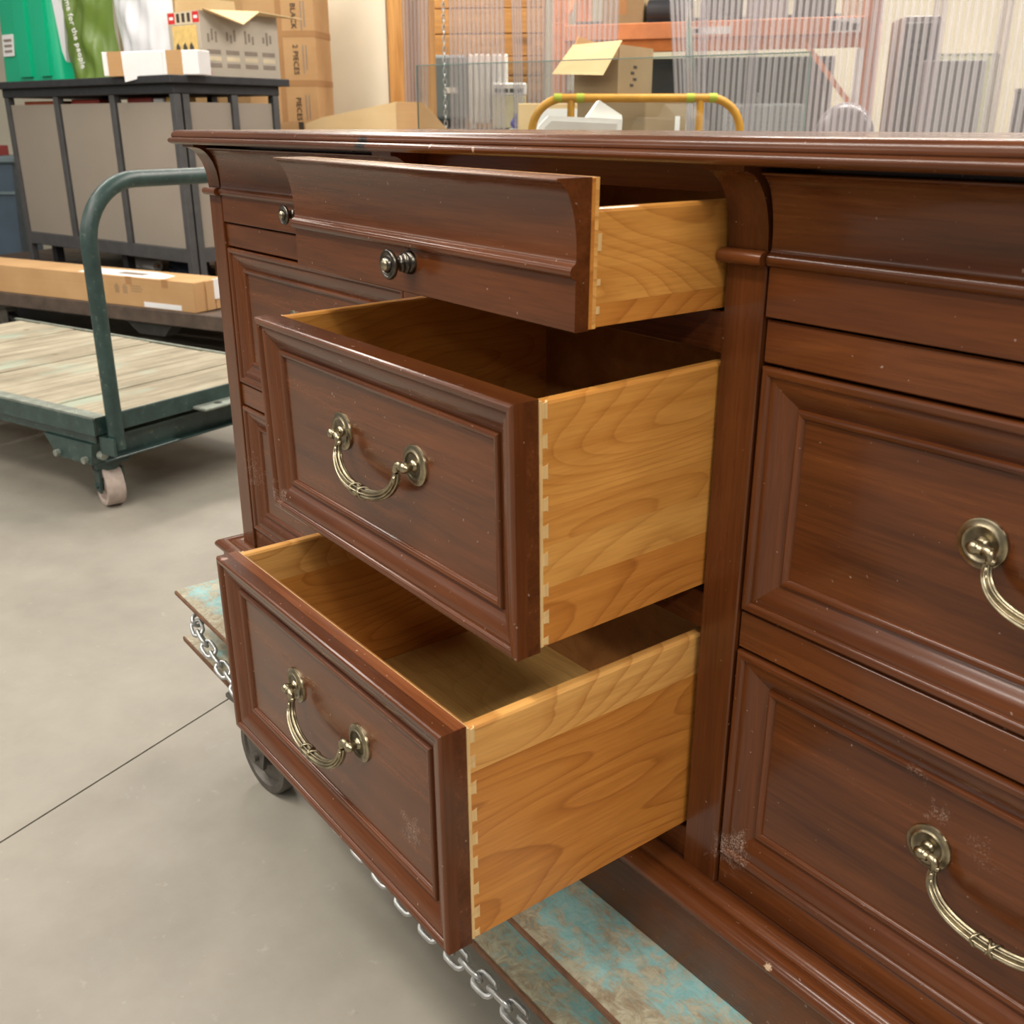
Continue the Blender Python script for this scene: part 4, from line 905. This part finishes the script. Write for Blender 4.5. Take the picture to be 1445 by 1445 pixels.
# work table with wrapped goods and dark steel cabinet behind
plain('bench_wood', srgb(150, 130, 104), .7)
wt = thing('work_table', 'long work table behind the strip curtain under the rack', 'table', tuple(hall(.95, 6.55)), HR+R(-24))
MB().box(0, 1.55, 0, .55, 1.02, 1.05, bev=.003).build('table_top', 'bench_wood', wt)
for x in (.03, 1.47):
    for y in (.03, .47): MB().box(x, x+.05, y, y+.05, 0, 1.02).build('leg', 'bench_wood', wt)
a = N('bubble_film'); tr = a.n('ShaderNodeBsdfTransparent'); tr.inputs[0].default_value = (.93, .95, .95, 1); pb = a.b; pb.inputs['Base Color'].default_value = (.62, .66, .66, 1); pb.inputs['Roughness'].default_value = .12
mx = a.n('ShaderNodeMixShader'); mx.inputs[0].default_value = .6; a.l(tr.outputs[0], mx.inputs[1]); a.l(pb.outputs[0], mx.inputs[2]); a.l(mx.outputs[0], a.out.inputs['Surface']); M['bubble_film'] = a.m
def ontab(x, y): return tuple(Matrix.Translation(hall(.95, 6.55)) @ Matrix.Rotation(HR+R(-24), 4, 'Z') @ Vector((x, y, 1.0502)))
bw = thing('bubble_wrap_bundle', 'bundle in shiny bubble wrap on the table behind the yellow rail', 'package', ontab(.44, .22), HR+R(-24))
MB().box(-.16, .30, -.10, .12, 0, .19, bev=.02, seg=2).build('bundle', 'bubble_film', bw)
m = MB()
for i in range(18):
    for k in range(7): m.ball((-.145+.0255*i, -.101, .018+.0255*k), .0105, 8, 1, .6, 1)
b = m.build('bubble', 'bubble_film', bw, 80); b['kind'] = 'stuff'
md = thing('wrapped_bundle', 'grey rounded bundle in plastic film at the right of the table', 'package', ontab(.98, .25), HR+R(-24))
plain('grey_film', srgb(150, 148, 152), .3, 0, .1, 6)
m = MB(); m.ball((0, 0, .0), .165, 24, 1.05, .8, 1.15); mm = m
mm.v = [Vector((v_.x, v_.y, max(0, v_.z))) for v_ in mm.v]
mm.build('bundle', 'grey_film', md, 80); MB().tube([(.165*math.cos(R(9*i)), .0, .005+.185*math.sin(R(9*i))) for i in range(1, 20)], .006, 8).build('tie', 'white_paper', md)
t = thing('small_box', 'small pale yellow box on the table behind the yellow rail', 'box', ontab(.06, .16), HR+R(-24)); plain('pale_yellow', srgb(222, 212, 150), .6); MB().box(-.06, .06, -.05, .05, 0, .10, bev=.003).build('body', 'pale_yellow', t); MB().box(-.062, .062, -.052, .052, .10, .115).build('lid', 'pale_yellow', t)
sc = thing('steel_cabinet', 'dark grey steel cabinet behind the glass sheet and curtain', 'cabinet', tuple(hall(1.05, 9.0)), HR+R(-16))
MB().box(0, 1.5, 0, .5, 0, 1.62, bev=.004).build('body', 'steel_dark', sc)
for k in range(3): dr = MB().box(.01+.5*k, .49+.5*k, -.015, 0, .05, 1.58, bev=.004).build('door', 'steel_dark', sc); MB().box(.43+.5*k, .45+.5*k, -.03, -.015, 1.2, 1.36).build('handle', 'galvanized', dr)
lk = thing('locker', 'tall grey locker behind the curtain at the right', 'locker', tuple(hall(2.70, 7.75)), HR+R(-8))
MB().box(0, .24, 0, .45, 0, 1.82, bev=.004).build('body', 'steel_grey', lk)
dr = MB().box(.01, .23, -.014, 0, .05, 1.78, bev=.004).build('door', 'steel_dark', lk)
for k in range(4): MB().box(.05, .19, -.018, -.014, 1.50+.05*k, 1.515+.05*k).build('vent', 'black_plastic', dr)
gbd = thing('display_board', 'plain grey board standing behind the leaning glass panes', 'board', tuple(hall(2.80, 7.55)), HR+R(-8))
MB().box(0, .40, 0, .03, 0, 1.53, bev=.003).build('board', 'steel_grey', gbd); MB().box(-.01, .41, -.01, .04, 0, .06).build('foot', 'steel_dark', gbd)
ct = thing('wooden_crate', 'wooden crate under the leaning glass panes', 'crate', tuple(hall(2.42, 6.70)), HR+R(-10))
for k in range(4): MB().box(0, .75, -.02, 0, .02+.15*k, .155+.15*k, bev=.003).build('slat', 'bench_wood', ct)
MB().box(0, .75, 0, .45, .0, .615).build('body', 'bench_wood', ct)
for k in range(5):
    lab = ('dark box at the left of the row on the right-hand counter', 'white box second in the row on the right-hand counter', 'grey box at the middle of the row on the right-hand counter', 'pale box fourth in the row on the right-hand counter', 'dark box at the right end of the row on the right-hand counter')[k]
    t = thing('storage_box', lab, 'box', tuple(hall(3.42+.27*k, 7.3, .7712)), HR); mt = ('steel_dark', 'white_paper', 'steel_grey', 'carton_cream', 'black_plastic')[k]; hh = (.26, .16, .30, .20, .34)[k]
    MB().box(0, .22, 0, .2, 0, hh, bev=.005).build('body', mt, t); MB().box(-.004, .224, -.004, .204, hh, hh+.02).build('lid', mt, t)
co = thing('counter', 'plain counter at far right behind the curtain', 'counter', tuple(hall(3.35, 7.2)), HR)
MB().box(0, 1.6, 0, .6, 1.03, 1.07, bev=.003).build('counter_top', 'bench_wood', co); MB().box(.02, 1.58, .05, .58, 0, 1.03).build('body', 'steel_grey', co)
# finned white heater, grey panel and air conditioner on a bench in front of the planks
plain('heater_white', srgb(240, 240, 236), .4); plain('grey_panel', srgb(120, 132, 138), .5, 0, .1, 4); plain('beige_unit', srgb(222, 218, 184), .5); plain('purple_cloth', srgb(120, 116, 190), .7)
bt = thing('bench', 'low dark bench carrying the white finned heater', 'bench', tuple(hall(-.72, 8.0)), HR)
MB().box(0, .94, 0, .6, 1.07, 1.10, bev=.003).build('bench_top', 'steel_dark', bt)
for x in (.03, .86):
    for y in (.03, .52): MB().box(x, x+.05, y, y+.05, 0, 1.07).build('leg', 'steel_dark', bt)
ht = thing('finned_heater', 'white finned heater standing on the dark bench', 'heater', tuple(hall(-.32, 8.12, .8005)), HR)
for k in range(7): MB().box(k*.043, k*.043+.032, 0, .12, .03, .505, bev=.012, seg=2).build('fin', 'heater_white', ht)
MB().box(0, .29, .04, .08, .06, .46).build('core', 'heater_white', ht); MB().box(.02, .05, 0, .12, 0, .03).box(.24, .27, 0, .12, 0, .03).build('foot', 'heater_white', ht)
gp = thing('grey_appliance', 'grey upright appliance beside the white finned heater', 'appliance', tuple(hall(-.60, 8.15, .8005)), HR)
MB().box(0, .27, 0, .3, .06, .50, bev=.02, seg=2).build('body', 'grey_panel', gp); MB().box(.02, .25, .02, .28, 0, .06).build('base', 'black_plastic', gp); MB().box(-.004, .03, -.002, .29, .08, .49).build('side_panel', 'black_plastic', gp); MB().box(.10, .20, -.004, 0, .24, .28).build('label', 'white_paper', gp)
ac = thing('air_conditioner', 'beige air conditioner with a louvre beside the finned heater', 'appliance', tuple(hall(-.14, 7.80, .8005)), HR)
MB().box(0, .24, 0, .28, .0, .215, bev=.006).build('body', 'beige_unit', ac); MB().box(-.004, .244, -.006, .28, .215, .30, bev=.01).build('top_cover', 'heater_white', ac)
for k in range(4): MB().box(.02+.052*k, .06+.052*k, -.009, -.005, .235, .262).build('louvre', 'steel_dark', ac)
bx = carton('carton', 'white-topped carton under the purple cloth near the curtain', tuple(hall(-.02, 6.9)), HR, .24, .3, 1.10, 'white_paper')
tag(bag_mesh(.12, .10, .10, 21).build('purple_cloth', 'purple_cloth', None, 80, tuple(hall(.06, 7.0, .803)), (0, 0, HR)), 'bunched purple cloth on the white-topped carton', 'cloth')
# groups of repeats
for o in S.objects:
    if o.parent is None and o.get('label'):
        k, l = o.name.split('.')[0], o['label']
        if k == 'tool_case' or (k == 'small_box' and 'inside' in l): o['group'] = 'boxes inside the grey bar cabinet'
        elif k == 'storage_box': o['group'] = 'boxes on the rack shelf' if 'rack' in l else 'boxes on the right-hand counter'
        elif k == 'flat_carton': o['group'] = 'tall cartons by the cream wall'
        elif k == 'carton_sheet': o['group'] = 'flattened carton sheets'
        elif k == 'shopping_bag': o['group'] = 'plastic bags on the cabinet top'
        elif k == 'glass_sheet' and 'pair' in l: o['group'] = 'glass panes leaning at far right'
        elif k == 'carton' and 'stack' in l: o['group'] = 'cartons stacked on the yellow cart'
